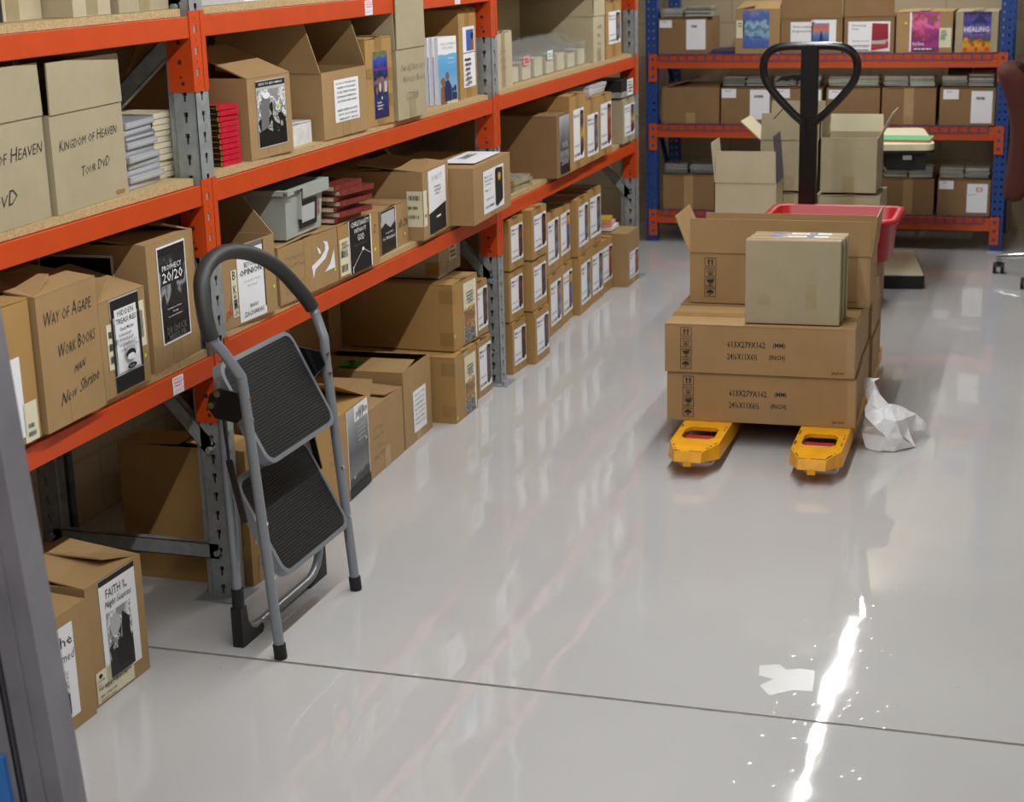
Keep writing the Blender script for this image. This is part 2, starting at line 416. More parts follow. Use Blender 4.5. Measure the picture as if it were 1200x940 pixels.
def lines(u0, u1, v0, v1, n, m='greyink', seed=0):
    rnd = random.Random(seed); out = []
    for i in range(n):
        v = v1-(v1-v0)*(i+.5)/n; hh = (v1-v0)/n*.28
        a = u0+(u1-u0)*rnd.uniform(0, .12); b = u1-(u1-u0)*rnd.uniform(0, .3)
        x = a
        while x < b:
            l = (u1-u0)*rnd.uniform(.06, .2); out.append(('r', x, v-hh, min(b, x+l), v+hh, m)); x += l+(u1-u0)*.035
    return out
def barcode(u0, u1, v0, v1, n=14, seed=0, m='ink'):
    rnd = random.Random(seed); out = []; x = u0; st = (u1-u0)/n
    for i in range(n):
        out.append(('r', x, v0, x+st*rnd.uniform(.25, .7), v1, m)); x += st
    return out

def product(title1, title2, pic, code='BOX 12.00', num='10215488P', split=.62, tall=True):
    """the shop's white label: two title lines, code, number, picture on the right"""
    e = [('t', title1, .05, .84, .05+min(.52, .1*len(title1)), .915, 'ink')]
    if title2: e.append(('t', title2, .05, .74, .05+min(.52, .1*len(title2)), .815, 'ink'))
    e += [('t', code, .1, .26, .52, .305, 'ink'), ('t', num, .05, .07, .58, .14, 'ink'),
          ('p', [(split, .1), (split+.12, .05), (.95, .16), (.95, .93), (split+.05, .97), (split, .9)], 'ink'),
          ('r', split+.02, .13, .93, .88, pic)]
    return e

# ------------------------------------------------------------------ cartons
def face_map(face, w, d, h, off):
    """returns P(u,v,hgt) and face width for faces of a box local frame (front X=0, Y 0..w, depth to X=-d)"""
    u0, v0, uu, vv = off
    if face == 'front': return lambda u, v, k: (k, u0+u, v0+v)
    if face == 'near': return lambda u, v, k: (-d+u0+u, -k, v0+v)
    if face == 'top': return lambda u, v, k: (-v0-0+0 if False else (-d+v0+v), u0+u, h+k) if False else ((-d+(d-v0-v)*1.0)*1.0 if False else -(d-(v0+v)) + 0, w-(0)+0 if False else u0+u, h+k)

def carton(name_label, a, ang, w, d, h, z0, mat='kraft', top='NR', tape='tape', labels=(), hand=(), flaps=None, group=None, cat='box', t=.004, open_=False, name='cardboard_box', tapew=.05, lid=.0088, side_tape=False):
    """a = near front bottom corner. Local frame: X outwards from front face, Y along the front, Z up"""
    if mat in ('olive', 'cream') and tape: tape = 'tapeo'
    root = thing(name, name_label, cat, (a[0], a[1], z0), R(ang), group)
    m = MB()
    hollow = open_ or flaps
    if hollow:
        m.box(-d, 0, 0, w, 0, t, mat)
        m.box(-t, 0, 0, w, t, h, mat); m.box(-d, -d+t, 0, w, t, h, mat)
        m.box(-d+t, -t, 0, t, t, h, mat); m.box(-d+t, -t, w-t, w, t, h, mat)
    else:
        m.box(-d, 0, 0, w, 0, h-t*1.2, mat)
    m.build('body', root)
    fl = flaps
    if not hollow:
        fl = {'N': (2, w/2-.001), 'R': (1, w/2-.001)} if top == 'NR' else {'F': (.5, d/2-.001), 'B': (.4, d/2-.001)}
    for k, spec in fl.items():
        an, ln = spec[:2]; taper = spec[2] if len(spec) > 2 else .004
        fm = spec[3] if len(spec) > 3 else mat
        c, s_ = math.cos(R(an)), math.sin(R(an))
        b = MB(); zt = h-t if an < 60 else h
        L = w if k in 'FB' else d
        # local flap coords: e along edge, q outwards along flap from hinge, n thickness
        def P(e, q, n):
            qq = q*c - n*s_; zz = q*s_ + n*c
            if k == 'F': return (-qq-0, e, zt+zz)
            if k == 'B': return (-d+qq, e, zt+zz)
            if k == 'N': return (-e, qq, zt+zz)
            if k == 'R': return (-e, w-qq, zt+zz)
        tt = t*.9
        e0, e1 = .001, L-.001
        vs = [P(e0, 0, 0), P(e1, 0, 0), P(e1-taper, ln, 0), P(e0+taper, ln, 0), P(e0, 0, tt), P(e1, 0, tt), P(e1-taper, ln, tt), P(e0+taper, ln, tt)]
        b.add(vs, [(0, 3, 2, 1), (4, 5, 6, 7), (0, 1, 5, 4), (1, 2, 6, 5), (2, 3, 7, 6), (3, 0, 4, 7)], fm)
        b.build('flap', root)
    if tape:
        tp = MB(); c0 = w/2-tapew/2
        if not hollow:
            tp.box(0, .0007, c0, c0+tapew, h*.0+.002, h-.001, tape)
            tp.build('tape', root)
            if top == 'NR':
                tp = MB(); tp.box(-d+.02, .0007, c0, c0+tapew, h+.004, h+.0048, tape); tp.build('tape', root)
        elif tape:
            tp.box(0, .0007, c0, c0+tapew, .001, min(.07, h*.3), tape); tp.build('tape', root)
    if side_tape:
        tp = MB(); tp.box(-.05, .0007, -.0007, 0.03, h*.72, h*.72+.045, 'tape'); tp.build('tape', root); tp = MB(); tp.box(-.05, .0007, -.0007, 0.03, h*.08, h*.08+.045, 'tape'); tp.build('tape', root)
    for lb in labels:
        face, u0, v0, u1, v1, base, els = lb[:7]; nm = lb[7] if len(lb) > 7 else 'paper_label'
        lab = MB()
        if face == 'front':
            P = lambda u, v, k, U=u0*w, V=v0*h: (.0009+k, U+u, V+v); pw, ph = (u1-u0)*w, (v1-v0)*h
        elif face == 'near':
            P = lambda u, v, k, U=-d+u0*d, V=v0*h: (U+u, -.0009-k, V+v); pw, ph = (u1-u0)*d, (v1-v0)*h
        else:  # top: u along Y, v into depth (0 at front)
            P = lambda u, v, k, U=u0*w, V=v0*d: (-(V+v), U+u, h+lid+k); pw, ph = (u1-u0)*w, (v1-v0)*d
        pn = Panel(lab, P, pw, ph)
        pn.plate(base); pn.draw(els)
        lab.build(nm, root)
    if hand:
        printed = any('279X' in str(e[1]) or str(e[1]).startswith('JA') for e in hand)
        groups = {}
        for e in hand:
            if e[0] == 't' and e[1]: groups.setdefault(('t', e[1]), []).append(e)
            elif e[0] == 'l': groups.setdefault(('l', round(e[1][0][1], 2)), []).append(e)
            elif printed: groups.setdefault('icon', []).append(e)
            else: groups.setdefault('emblem', []).append(e)
        for gk, ge in groups.items():
            hb = MB(); pn = Panel(hb, lambda u, v, k: (.0005+k, u, v), w, h); pn.draw(ge)
            hb.build('handling_icons' if gk == 'icon' else 'emblem' if gk == 'emblem' else ('printed_text' if printed else 'handwriting'), root)
    return root

def dotel(u, v): return None

# ================================================================== SETTING
YW = 9.4; XL = -.7; XR = 4.6; YB = -3.0; ZC = 2.62
fl = MB()
yj0, yj1 = 3.160, 3.213
def jy(x): return 3.1655+.0135*x
for (ya, yb) in ((None, 1), (1, None)): pass
o = .0055
fl.add([(XL, YB, 0), (XR, YB, 0), (XR, jy(XR)-o, 0), (XL, jy(XL)-o, 0)], [(0, 1, 2, 3)], 'floor')
fl.add([(XL, jy(XL)+o, 0), (XR, jy(XR)+o, 0), (XR, YW, 0), (XL, YW, 0)], [(0, 1, 2, 3)], 'floor')
fl.add([(XL, jy(XL)-o, 0), (XR, jy(XR)-o, 0), (XR, jy(XR)-o, -.006), (XL, jy(XL)-o, -.006)], [(0, 1, 2, 3)], 'floor')
fl.add([(XL, jy(XL)+o, -.006), (XR, jy(XR)+o, -.006), (XR, jy(XR)+o, 0), (XL, jy(XL)+o, 0)], [(0, 1, 2, 3)], 'floor')
fl.box(XL, XR, YB, YW, -.1, -.0065, 'floor')
struct(fl.build('floor'))
jt = MB(); jt.add([(XL, jy(XL)-o, -.002), (XR, jy(XR)-o, -.002), (XR, jy(XR)+o, -.002), (XL, jy(XL)+o, -.002)], [(0, 1, 2, 3)], 'joint')
struct(jt.build('trim_1'))
w_ = MB(); w_.box(XL-.1, XL, YB-.1, YW+.1, -.1, ZC, 'block'); struct(w_.build('wall_left'))
w_ = MB(); w_.box(XL, XR, YW, YW+.1, -.1, ZC, 'block'); struct(w_.build('wall_back'))
w_ = MB(); w_.box(XR, XR+.1, YB-.1, YW+.1, -.1, ZC, 'block'); struct(w_.build('wall_right'))
w_ = MB(); w_.box(XL, XR, YB-.1, YB, -.1, ZC, 'block'); struct(w_.build('wall_front'))
w_ = MB(); w_.box(XL-.1, XR+.1, YB-.1, YW+.1, ZC, ZC+.1, 'ceil'); struct(w_.build('ceiling'))

# lights: aisle row of battens, plus an added fill row
def batten(x, y0, L, z, power, label):
    root = thing('ceiling_light', label, 'light', (x, y0, z))
    b = MB(); b.box(-.045, .045, 0, L, .03, ZC-z-.001, 'ceil'); b.build('housing', root)
    b = MB(); b.tube([(0, .02, .012), (0, L-.02, .012)], .013, 'tube', 10); b.build('tube', root)
    b = MB(); b.box(-.02, .02, 0, .02, -.01, .03, 'ceil'); b.box(-.02, .02, L-.02, L, -.01, .03, 'ceil'); b.build('tube_holder', root)
    ld = bpy.data.lights.new('tube_light', 'AREA'); ld.shape = 'RECTANGLE'; ld.size = .032; ld.size_y = L-.05
    ld.energy = power; ld.color = (.97, .985, 1)
    lo = bpy.data.objects.new('tube_light', ld); COL.objects.link(lo); lo.parent = root; lo.location = (0, L/2, -.004)
P0 = 24
batten(.98, 6.92, 2.4, 2.26, P0, 'fluorescent batten over the far end of the aisle')
batten(.98, 4.45, 2.4, 2.26, P0*1.05, 'fluorescent batten over the middle of the aisle')
batten(.98, 1.98, 2.4, 2.26, P0*1.05, 'fluorescent batten over the near end of the aisle')
batten(.98, -.5, 2.4, 2.26, P0, 'fluorescent batten over the aisle behind the viewer')
batten(3.3, 1.0, 2.4, 2.26, P0*.22, 'added fill batten on the right, out of view, near end')  # unseen right-hand row, added as weak fill light
batten(3.3, 4.5, 2.4, 2.26, P0*.22, 'added fill batten on the right, out of view, far end')  # second of the added fill lamps

# ================================================================== ORANGE RACKING
def keyhole_face(b, P, width, H, cx, m, pitch=.05, t=.002, s=1.0):
    """face strip with a column of real keyhole slots. P(u,v,k)"""
    hw = .0065*s; hn = .0032*s
    def bx(u0, u1, v0, v1):
        vs = [P(u0, v0, 0), P(u1, v0, 0), P(u1, v1, 0), P(u0, v1, 0), P(u0, v0, -t), P(u1, v0, -t), P(u1, v1, -t), P(u0, v1, -t)]
        b.add(vs, [(0, 1, 2, 3), (7, 6, 5, 4), (0, 4, 5, 1), (1, 5, 6, 2), (2, 6, 7, 3), (3, 7, 4, 0)], m)
    bx(0, cx-hw, 0, H); bx(cx+hw, width, 0, H)
    v = 0
    while v < H-.001:
        v1 = min(v+pitch, H)
        a, c, e = v+pitch*.22, v+pitch*.5, v+pitch*.72
        if v1-v < pitch*.9: bx(cx-hw, cx+hw, v, v1); break
        bx(cx-hw, cx+hw, v, a)
        bx(cx-hw, cx-hn, a, c); bx(cx+hn, cx+hw, a, c)   # narrow lower part
        bx(cx-hw, cx+hw, e, v1)
        v = v1

def post(parent, y, xf, H, m, facing=1, w=.07, dpt=.055, pitch=.05):
    """C-section post; front face at x=xf looking +x (facing 1) or -x"""
    b = MB(); f = facing
    keyhole_face(b, lambda u, v, k: (xf+f*k, y+u, v), w, H, w*.55, m, pitch)
    keyhole_face(b, lambda u, v, k: (xf-f*.001-f*u, y-k, v), dpt, H, dpt*.45, m, pitch, s=.9)
    keyhole_face(b, lambda u, v, k: (xf-f*.001-f*u, y+w+k, v), dpt, H, dpt*.45, m, pitch, s=.9)
    xr = xf-f*dpt
    b.box(min(xr, xr-f*.02), max(xr, xr-f*.02), y+.012, y+.014, 0, H, m)
    b.box(min(xr, xr-f*.02), max(xr, xr-f*.02), y+w-.014, y+w-.012, 0, H, m)
    b.box(min(xr, xr-f*.002), max(xr, xr-f*.002), y, y+.014, 0, H, m); b.box(min(xr, xr-f*.002), max(xr, xr-f*.002), y+w-.014, y+w, 0, H, m)
    b.box(xf-.004 if f > 0 else xf, xf if f > 0 else xf+.004, y+.002, y+.008, 0, H, m)
    b.build('post', parent)
    fp = MB(); x0, x1 = (xf-.09, xf+.035) if f > 0 else (xf-.035, xf+.09)
    fp.box(x0, x1, y-.035, y+w+.008, 0, .004, m); fp.cyl((xf+.02*f, y-.018, .004), (xf+.02*f, y-.018, .018), .008, m, 6)
    fp.build('foot_plate', parent)

DR = .55
def upright(y, label):
    root = thing('rack_upright', label, 'racking frame', (0, y, 0), 0, 'galvanised upright frames of the orange racking')
    H = 2.2
    post(root, 0, 0, H, 'galv', 1); post(root, 0, -DR, H, 'galv', -1)
    # braces between front and rear posts
    z = .125; up = True
    def brace(p0, p1):
        b = MB(); A = Vector(p0); B = Vector(p1); d = (B-A); L = d.length
        ax = d.normalized(); n = Vector((0, 1, 0)); s_ = ax.cross(n)
        T = Matrix((( ax.x, n.x, s_.x, A.x), (ax.y, n.y, s_.y, A.y), (ax.z, n.z, s_.z, A.z), (0, 0, 0, 1)))
        b.box(0, L, -.012, -.010, -.02, .02, 'galv', T); b.box(0, L, -.012, .01, -.02, -.018, 'galv', T); b.box(0, L, -.012, .01, .018, .02, 'galv', T)
        b.build('brace', root)
        c = MB(); c.cyl((A.x, -.016, A.z), (A.x, -.002, A.z), .008, 'galv', 6); c.cyl((B.x, -.016, B.z), (B.x, -.002, B.z), .008, 'galv', 6); c.build('bolt', root)
    xf, xr = -.03, -DR+.03
    brace((xr, 0.012, .125), (xf, 0.012, .125))
    brace((xf, 0.012, .40), (xr, 0.012, .95))
    brace((xr, 0.012, 1.0), (xf, 0.012, 1.42))
    brace((xf, 0.012, 1.48), (xr, 0.012, 2.0))
    return root
YU = [1.05, 3.49, 5.655, 7.76]
upright(YU[1], 'galvanised rack upright behind the folded step stool')
upright(YU[2], 'galvanised rack upright in the middle, between the second and third bays')
upright(YU[3], 'galvanised rack upright at the far end of the orange racking')
upright(YU[0], 'galvanised rack upright at the near end, outside the view')

bays = [(YU[0]+.072, YU[1]-.002), (YU[1]+.072, YU[2]-.002), (YU[2]+.072, YU[3]-.002)]
BT = {'A': (1.458, 1.458, 1.462), 'B': (1.064, 1.064, 1.066), 'C': (.644, .664, .664)}
BTH = .018
nb = ['near', 'middle', 'far']; nl = {'A': 'top', 'B': 'second', 'C': 'lowest'}
def beam(lv, i, front=True):
    y0, y1 = bays[i]; zt = BT[lv][i]
    side = 'front' if front else 'rear'
    root = thing('shelf_beam', f'orange {side} beam of the {nl[lv]} shelf, {nb[i]} bay', 'beam', (0, y0, zt), 0, 'orange beams of the racking')
    L = y1-y0; f = 1 if front else -1; x0 = 0 if front else -DR
    def bx(b, xa, xb, *r): b.box(min(xa, xb), max(xa, xb), *r)
    hgt = .05
    b = MB()
    bx(b, x0-f*.038, x0, 0, L, -hgt, -.0015, 'orange'); bx(b, x0-f*.0015, x0+f*.001, 0.001, L-.001, -hgt+.0005, 0, 'orange')
    b.build('beam_body', root, bevel=.0015)
    for e, (ya, yb, ys) in enumerate(((-.021, .0, -1), (L, L+.049, 1))):
        c = MB()
        # front plate with three square holes and rivets
        zt_, zb = .012, -.175
        xo = x0+f*.003
        cy = (ya+yb)/2
        hs = [-.03, -.08, -.13] if ys > 0 else []
        zs = [zt_]
        for hz in hs: zs += [hz+.009, hz-.009]
        zs.append(zb)
        bx(c, x0+f*.0005, xo, ya, cy-.007, zb, zt_, 'orange'); bx(c, x0+f*.0005, xo, cy+.007, yb, zb, zt_, 'orange')
        for k in range(0, len(zs)-1, 2): bx(c, x0+f*.0005, xo, cy-.007, cy+.007, zs[k+1], zs[k], 'orange')
        for hz in hs: bx(c, x0+f*.0001, x0+f*.0006, cy-.007, cy+.007, hz-.009, hz+.009, 'galv')
        for hz in ((-.005, -.055, -.105, -.155) if ys > 0 else ()): c.cyl((xo-f*.001, cy+.004, hz), (xo+f*.0012, cy+.004, hz), .0035, 'orange', 8)
        # side plate wrapping the post
        yp = 0 if ys < 0 else L
        if ys > 0: c.box(min(x0-f*.062, xo), max(x0-f*.062, xo), L-.0005, L+.0015, zb, -.045, 'orange')
        else: c.box(min(x0-f*.062, xo), max(x0-f*.062, xo), -.0015, .0005, zb, -.045, 'orange')
        for hx, hz, r in ((-.03, -.06, .006), (-.03, -.105, .006), (-.03, -.14, .003), (-.025, -.155, .005)):
            yy = L-.0008 if ys > 0 else .0008
            c.cyl((x0+f*hx, yy, hz), (x0+f*hx, yy+.0004*(-ys), hz), r, 'galvd', 8)
        c.build('end_connector', root)
    return root
for lv in 'ABC':
    for i in range(3):
        r_ = beam(lv, i, True); beam(lv, i, False)
        # price stickers on the front of the beam
        st = {('C', 0): [(3.305, .05)], ('A', 1): [(4.56, .055), (4.92, .05), (5.32, .05)]}.get((lv, i), [])
        for (ys_, wd) in st:
            s_ = MB(); pn = Panel(s_, lambda u, v, k: (.0012+k, ys_-bays[i][0]-wd/2+u, -.047+v), wd, .042); pn.plate('paper'); pn.draw(lines(.08, .95, .5, .95, 3, 'pinkink', 3)+[('t', '1019', .1, .12, .8, .4, 'pinkink')]); s_.build('sticker', r_)
        bd = MB(); y0, y1 = bays[i]; zt = BT[lv][i]
        bd.box(-DR+.01, -.012, 0, y1-y0-.025, .0005, BTH, 'chip')
        tag(bd.build('shelf_board', None, (0, y0+.013, zt)), f'chipboard shelf panel on the {nl[lv]} beams of the {nb[i]} bay', 'shelf board', 'chipboard shelf boards')
ZS = {k: [v+BTH+.0008 for v in BT[k]] for k in BT}

# ================================================================== BOXES ON THE RACKING
WL = 'paper'
def lab(u0, v0, u1, v1, els, base='paper', face='front', nm='paper_label'): return (face, u0, v0, u1, v1, base, els, nm)
def dot(u, v, s=.006, w=.25, h=.25): return lab(u, v, u+s/w, v+s*1.4/h, [], 'dot', nm='dot_sticker')
def hand(txt, u0, v0, u1, v1, m='pen', sh=.25, rise=0): return ('t', txt, u0, v0, u1, v1, m, sh, rise)
def scrib(u0, v0, u1, v1, m='pengrey', seed=1, n=2):
    rnd = random.Random(seed); out = []
    for k in range(n):
        v = v1-(v1-v0)*(k+.5)/n; pts = []; x = u0
        while x < u1: pts.append((x, v+rnd.uniform(-.5, .5)*(v1-v0)/n*.6)); x += (u1-u0)*rnd.uniform(.03, .08)
        out.append(('l', pts, .0016, m))
    return out
zA, zB = ZS['A'][0], ZS['B'][0]
zC1, zC2 = ZS['C'][0], ZS['C'][1]

# ---- top shelf (only the bottoms show)
carton('shrink-wrapped box with a black spine at the left end of the top shelf', (-.067, 2.80), 4, .225, .4, .24, zA, 'cream', tape='tapeclear', labels=[lab(.0, .0, .32, .8, [], 'ink')])
carton('pale box on the top shelf, right of the shrink-wrapped black-spined box', (-.02, 3.045), 4, .165, .4, .24, zA, 'cream')
carton('pale box at the right end of the near top shelf, wrapped in clear film', (-.02, 3.225), 4, .245, .4, .25, zA, 'olive', tape='tapeclear')
carton('grey white box on the top shelf just right of the near upright', (-.03, 3.60), 0, .235, .35, .2, zA, 'paperg', tape=None)
carton('white carton on the top shelf above the first price sticker', (-.05, 3.87), 0, .2, .35, .2, zA, 'paper', tape=None)
carton('kraft box on the top shelf of the middle bay, above the poster box', (-.06, 4.45), 0, .3, .35, .25, ZS['A'][1], 'kraft')

# ---- second shelf, near bay
tall = dict(tape=None, open_=True)
K = [hand('of Heaven', .42, .60, .97, .73, rise=.05), hand('Kingdom', -.35+.38, .57, .38, .68, rise=.03), hand('DvD', .30, .2, .62, .34, rise=.03)]
carton('open beige box marked OF HEAVEN DVD with upright front flap, at the left edge', (-.004, 2.583), 3.5, .317, .25, .208, zB, 'olive', flaps={'F': (90, .105), 'N': (80, .1), 'B': (95, .1)}, tape=None, hand=K)
carton('open beige box marked KINGDOM OF HEAVEN TOUR DVD with upright front flap', (-.015, 2.911), 4.2, .318, .25, .205, zB, 'olive', flaps={'F': (90, .105), 'R': (96, .1), 'B': (95, .1)}, tape=None,
       hand=[hand('Kingdom of Heaven', .09, .62, .90, .73, rise=.06), hand('Tour DvD', .36, .32, .76, .42, rise=.05)],
       labels=[lab(.82, .03, .94, .07, [], 'tape', nm='tape_patch')])
# stack of dvd cases
def dvdcase(m, sx, sy, sz):
    b = MB(); b.box(-sx, 0, 0, sy, 0, sz, m); b.box(-sx+.002, .0006, .006, sy-.006, sz*.35, sz*.65, 'paperg'); return b
ordn = ['topmost in the stack', 'second from the top', 'third from the top', 'fourth from the top', 'fifth from the top', 'sixth from the top', 'seventh from the top', 'eighth from the top', 'ninth from the top', 'tenth from the top', 'eleventh from the top', 'twelfth from the top']
def stack(n, name, cat, where, group, x, y, z, rot, builder, dz, jit=.006, jr=2, seed=0):
    rnd = random.Random(seed)
    for i in range(n):
        o = builder(i); o.name = name
        o.location = (x+rnd.uniform(-jit, jit), y+rnd.uniform(-jit, jit), z+i*(dz+.0004)); o.rotation_euler = (0, 0, R(rot+rnd.uniform(-jr, jr)))
        k = n-1-i
        tag(o, f'{where}, {"lowest in the stack" if i == 0 else ordn[k]}', cat, group)
def b_dvd(i):
    root = bpy.data.objects.new('dvd_case', None); COL.objects.link(root)
    b = MB(); b.box(-.13, 0, 0, .17, 0, .0148, 'dvdd' if i == 7 else 'dvd'); b.build('case', root, bevel=.0015)
    b = MB(); b.box(-.12, .0005, .01, .16, .005, .010, 'paperg'); b.build('spine_insert', root); return root
stack(10, 'dvd_case', 'DVD case', 'grey DVD case beside the KINGDOM OF HEAVEN box', 'grey DVD cases', -.05, 3.255, zB, 6, b_dvd, .0148, .009, 3, 3)
def b_book(cover, w, d, t, spine=None, pages='pages'):
    def f(i):
        root = bpy.data.objects.new('book', None); COL.objects.link(root)
        b = MB(); b.box(-d, 0, 0, w, 0, .0014, cover); b.box(-d, 0, 0, w, t-.0014, t, cover); b.box(-.0016, 0, 0, w, .0014, t-.0014, cover); b.build('cover', root)
        b = MB(); b.box(-d+.002, -.0017, .002, w-.002, .0015, t-.0015, pages); b.build('pages', root)
        if spine: spine(root, w, d, t)
        return root
    return f
stack(11, 'book', 'book', 'cream page-edged book behind the grey DVD cases', 'cream books behind the DVD cases', -.085, 3.433, zB, 0, b_book('paperc', .10, .14, .0125), .0138, .003, 2, 5)
carton('dark printed carton at the back of the shelf behind the cream books', (-.33, 3.24), 0, .2, .15, .235, zB, 'brown', labels=[lab(.2, .3, .6, .8, lines(.1, .9, .1, .9, 5))])

# ---- second shelf, middle bay
def red_spine(root, w, d, t):
    b = MB(); b.box(-d+.001, -.0005, -.0012, 0.0, .0004, t-.0004, 'blackcover')
    b.box(-d+.01, -.006, -.0016, -.0011, t*.42, t*.5, 'gold')
    b.box(-.0045, -.001, -.0018, -.0011, .001, t-.001, 'gold'); b.build('spine', root)
stack(11, 'book', 'book', 'red book with black gold-lined spine', 'red books with black spines', -.035, 3.672, zB, -4, b_book('redcover', .088, .13, .0122, red_spine, 'redcover'), .0135, .0025, 1.5, 9)
carton('box with black and white picture poster and raised front flap, beside the red books', (-.012, 3.784), -2, .231, .36, .208, zB, 'kraft', flaps={'F': (22, .2), 'B': (60, .1)}, tape='tapeclear', labels=[lab(.18, .12, .86, .95, [('r', 0, .9, 1, .985, 'ink'), ('t', 'KEYS TO BECOMING', .1, .925, .9, .96, 'paper'), ('r', .02, .02, .98, .86, 'picbw'), ('p', [(.1, .25), (.35, .3), (.45, .75), (.3, .84), (.15, .7)], 'greyink'), ('e', .33, .77, .12, .05, 'paper'), ('r', .72, .55, .80, .6, 'dot')], 'paperg', nm='poster')])
carton('small shrink-wrapped bundle of white booklets between two cardboard boxes', (-.03, 4.035), 2, .165, .14, .062, zB, 'whiteshine', tape=None, name='booklet_bundle', cat='booklets')
carton('open kraft box with a printed supplier list label and raised side flaps', (-.009, 4.226), -1, .301, .33, .186, zB, 'kraft', flaps={'N': (104, .15, .03), 'B': (82, .16), 'R': (70, .14, .02)}, tape='tapeclear',
       labels=[lab(.25, .22, .80, .86, [('t', s, .08+.02*(i % 3), .88-.105*i, .9-.03*(i % 2), .93-.105*i, 'ink') for i, s in enumerate(['DATA SUPPLIES INC', 'THE BEST OF THE WORD', 'FOR THE TODAY', 'CHURCH VERSION', 'AUTHOR: REV HAYS', '', 'NEW BEN POSTS', 'QTY: 36 X PIECE', 'WEIGHT: 14 KG']) if s])])
carton('heavily taped box with a purple book cover poster', (-.012, 4.547), -2, .188, .3, .26, zB, 'kraft2', labels=[lab(.25, .08, .80, .84, [('r', 0, 0, 1, 1, 'picpurple'), ('t', 'The Word for Today', .05, .70, .93, .76, 'redink'), ('e', .2, .42, .09, .06, 'skin'), ('e', .42, .46, .09, .07, 'paperg'), ('e', .63, .44, .09, .07, 'skin'), ('r', .7, .38, .9, .54, 'paperg'), ('r', .47, .28, .55, .32, 'dot')]+lines(.1, .6, .12, .26, 3, 'paperg', 2), 'paper', nm='poster'), lab(0, .55, .22, .66, [], 'tape', nm='tape_patch'), lab(.84, .2, 1, .34, [], 'tape', nm='tape_patch'), lab(.84, .5, 1, .64, [], 'tape', nm='tape_patch')])
carton('open beige box with hand-written note and upright flaps on the second shelf', (.004, 4.748), -1.5, .228, .34, .215, zB, 'olive', flaps={'F': (90, .155), 'N': (90, .15), 'B': (95, .15)}, tape='tapeclear', hand=[hand('The AZ Box Set', .15, .68, .95, .77, 'pengrey'), hand('Woolly Book', .2, .52, .97, .61, 'pengrey'), hand('C77BB', .28, .26, .72, .37, 'pengrey')])
def b_stand(i):
    root = bpy.data.objects.new('book', None); COL.objects.link(root)
    b = MB(); b.box(0, .012, 0, .14, 0, .222, 'paper'); b.build('cover', root)
    if i == 0:
        b = MB(); pn = Panel(b, lambda u, v, k: (.0122+k, u, v), .14, .222); pn.draw([('r', .0, .0, 1, 1, 'picsky'), ('e', .22, .34, .13, .06, 'skin'), ('p', [(.05, 0), (.4, 0), (.38, .24), (.22, .3), (.08, .24)], 'skin'), ('e', .45, .42, .1, .06, 'skin'), ('p', [(.28, .04), (.66, .04), (.66, .26), (.5, .36), (.36, .34), (.28, .26)], 'navy'), ('e', .73, .2, .05, .04, 'navy'), ('e', .86, .22, .06, .05, 'navy'), ('r', .68, .05, .94, .16, 'navy'), ('t', 'KINDLY COUNSELING', .12, .88, .92, .92, 'paperg'), ('t', 'WITH COURAGE', .2, .82, .8, .86, 'paperg'), ('t', 'Living', .5, .66, .8, .7, 'paper'), ('t', 'above', .5, .6, .8, .63, 'paper')]); b.build('cover_print', root)
    else:
        b = MB(); b.box(.0121, .0124, .0, .006, 0, .16, 'bluepic'); b.build('cover_print', root)
    return root
lb = ['white and blue book with two men on the cover, standing at the front', 'white book standing directly behind the blue cover book', 'white book standing third from the front behind the blue cover book', 'rearmost white book standing behind the blue cover book']
for i in range(4):
    o_ = b_stand(i); o_.name = 'book'; o_.location = (-.055-.0145*i, 5.235-.012*i, zB); o_.rotation_euler = (0, 0, R(-6)); tag(o_, lb[i], 'book', 'standing white and blue books')
carton('tall narrow kraft box with white picture label beside the middle upright', (-.039, 5.43), 1, .19, .32, .305, zB, 'kraft2', tape='tape', labels=[lab(.2, .12, .88, .80, [('r', .28, .6, .92, .95, 'bluepic'), ('p', [(.55, .6), (.92, .6), (.9, .78), (.7, .82)], 'skin'), ('e', .78, .84, .1, .06, 'ink'), ('r', 0, .565, 1, .58, 'greyink')]+lines(.1, .6, .04, .5, 6, 'ink', 4))])
carton('plastic-wrapped dark bundle at the back of the second shelf, middle bay', (-.40, 4.28), 0, .40, .12, .285, zB, 'paperg', tape='tapeclear')
carton('kraft box at the back of the second shelf behind the supplier list box', (-.37, 4.72), 0, .3, .16, .24, zB, 'kraft')

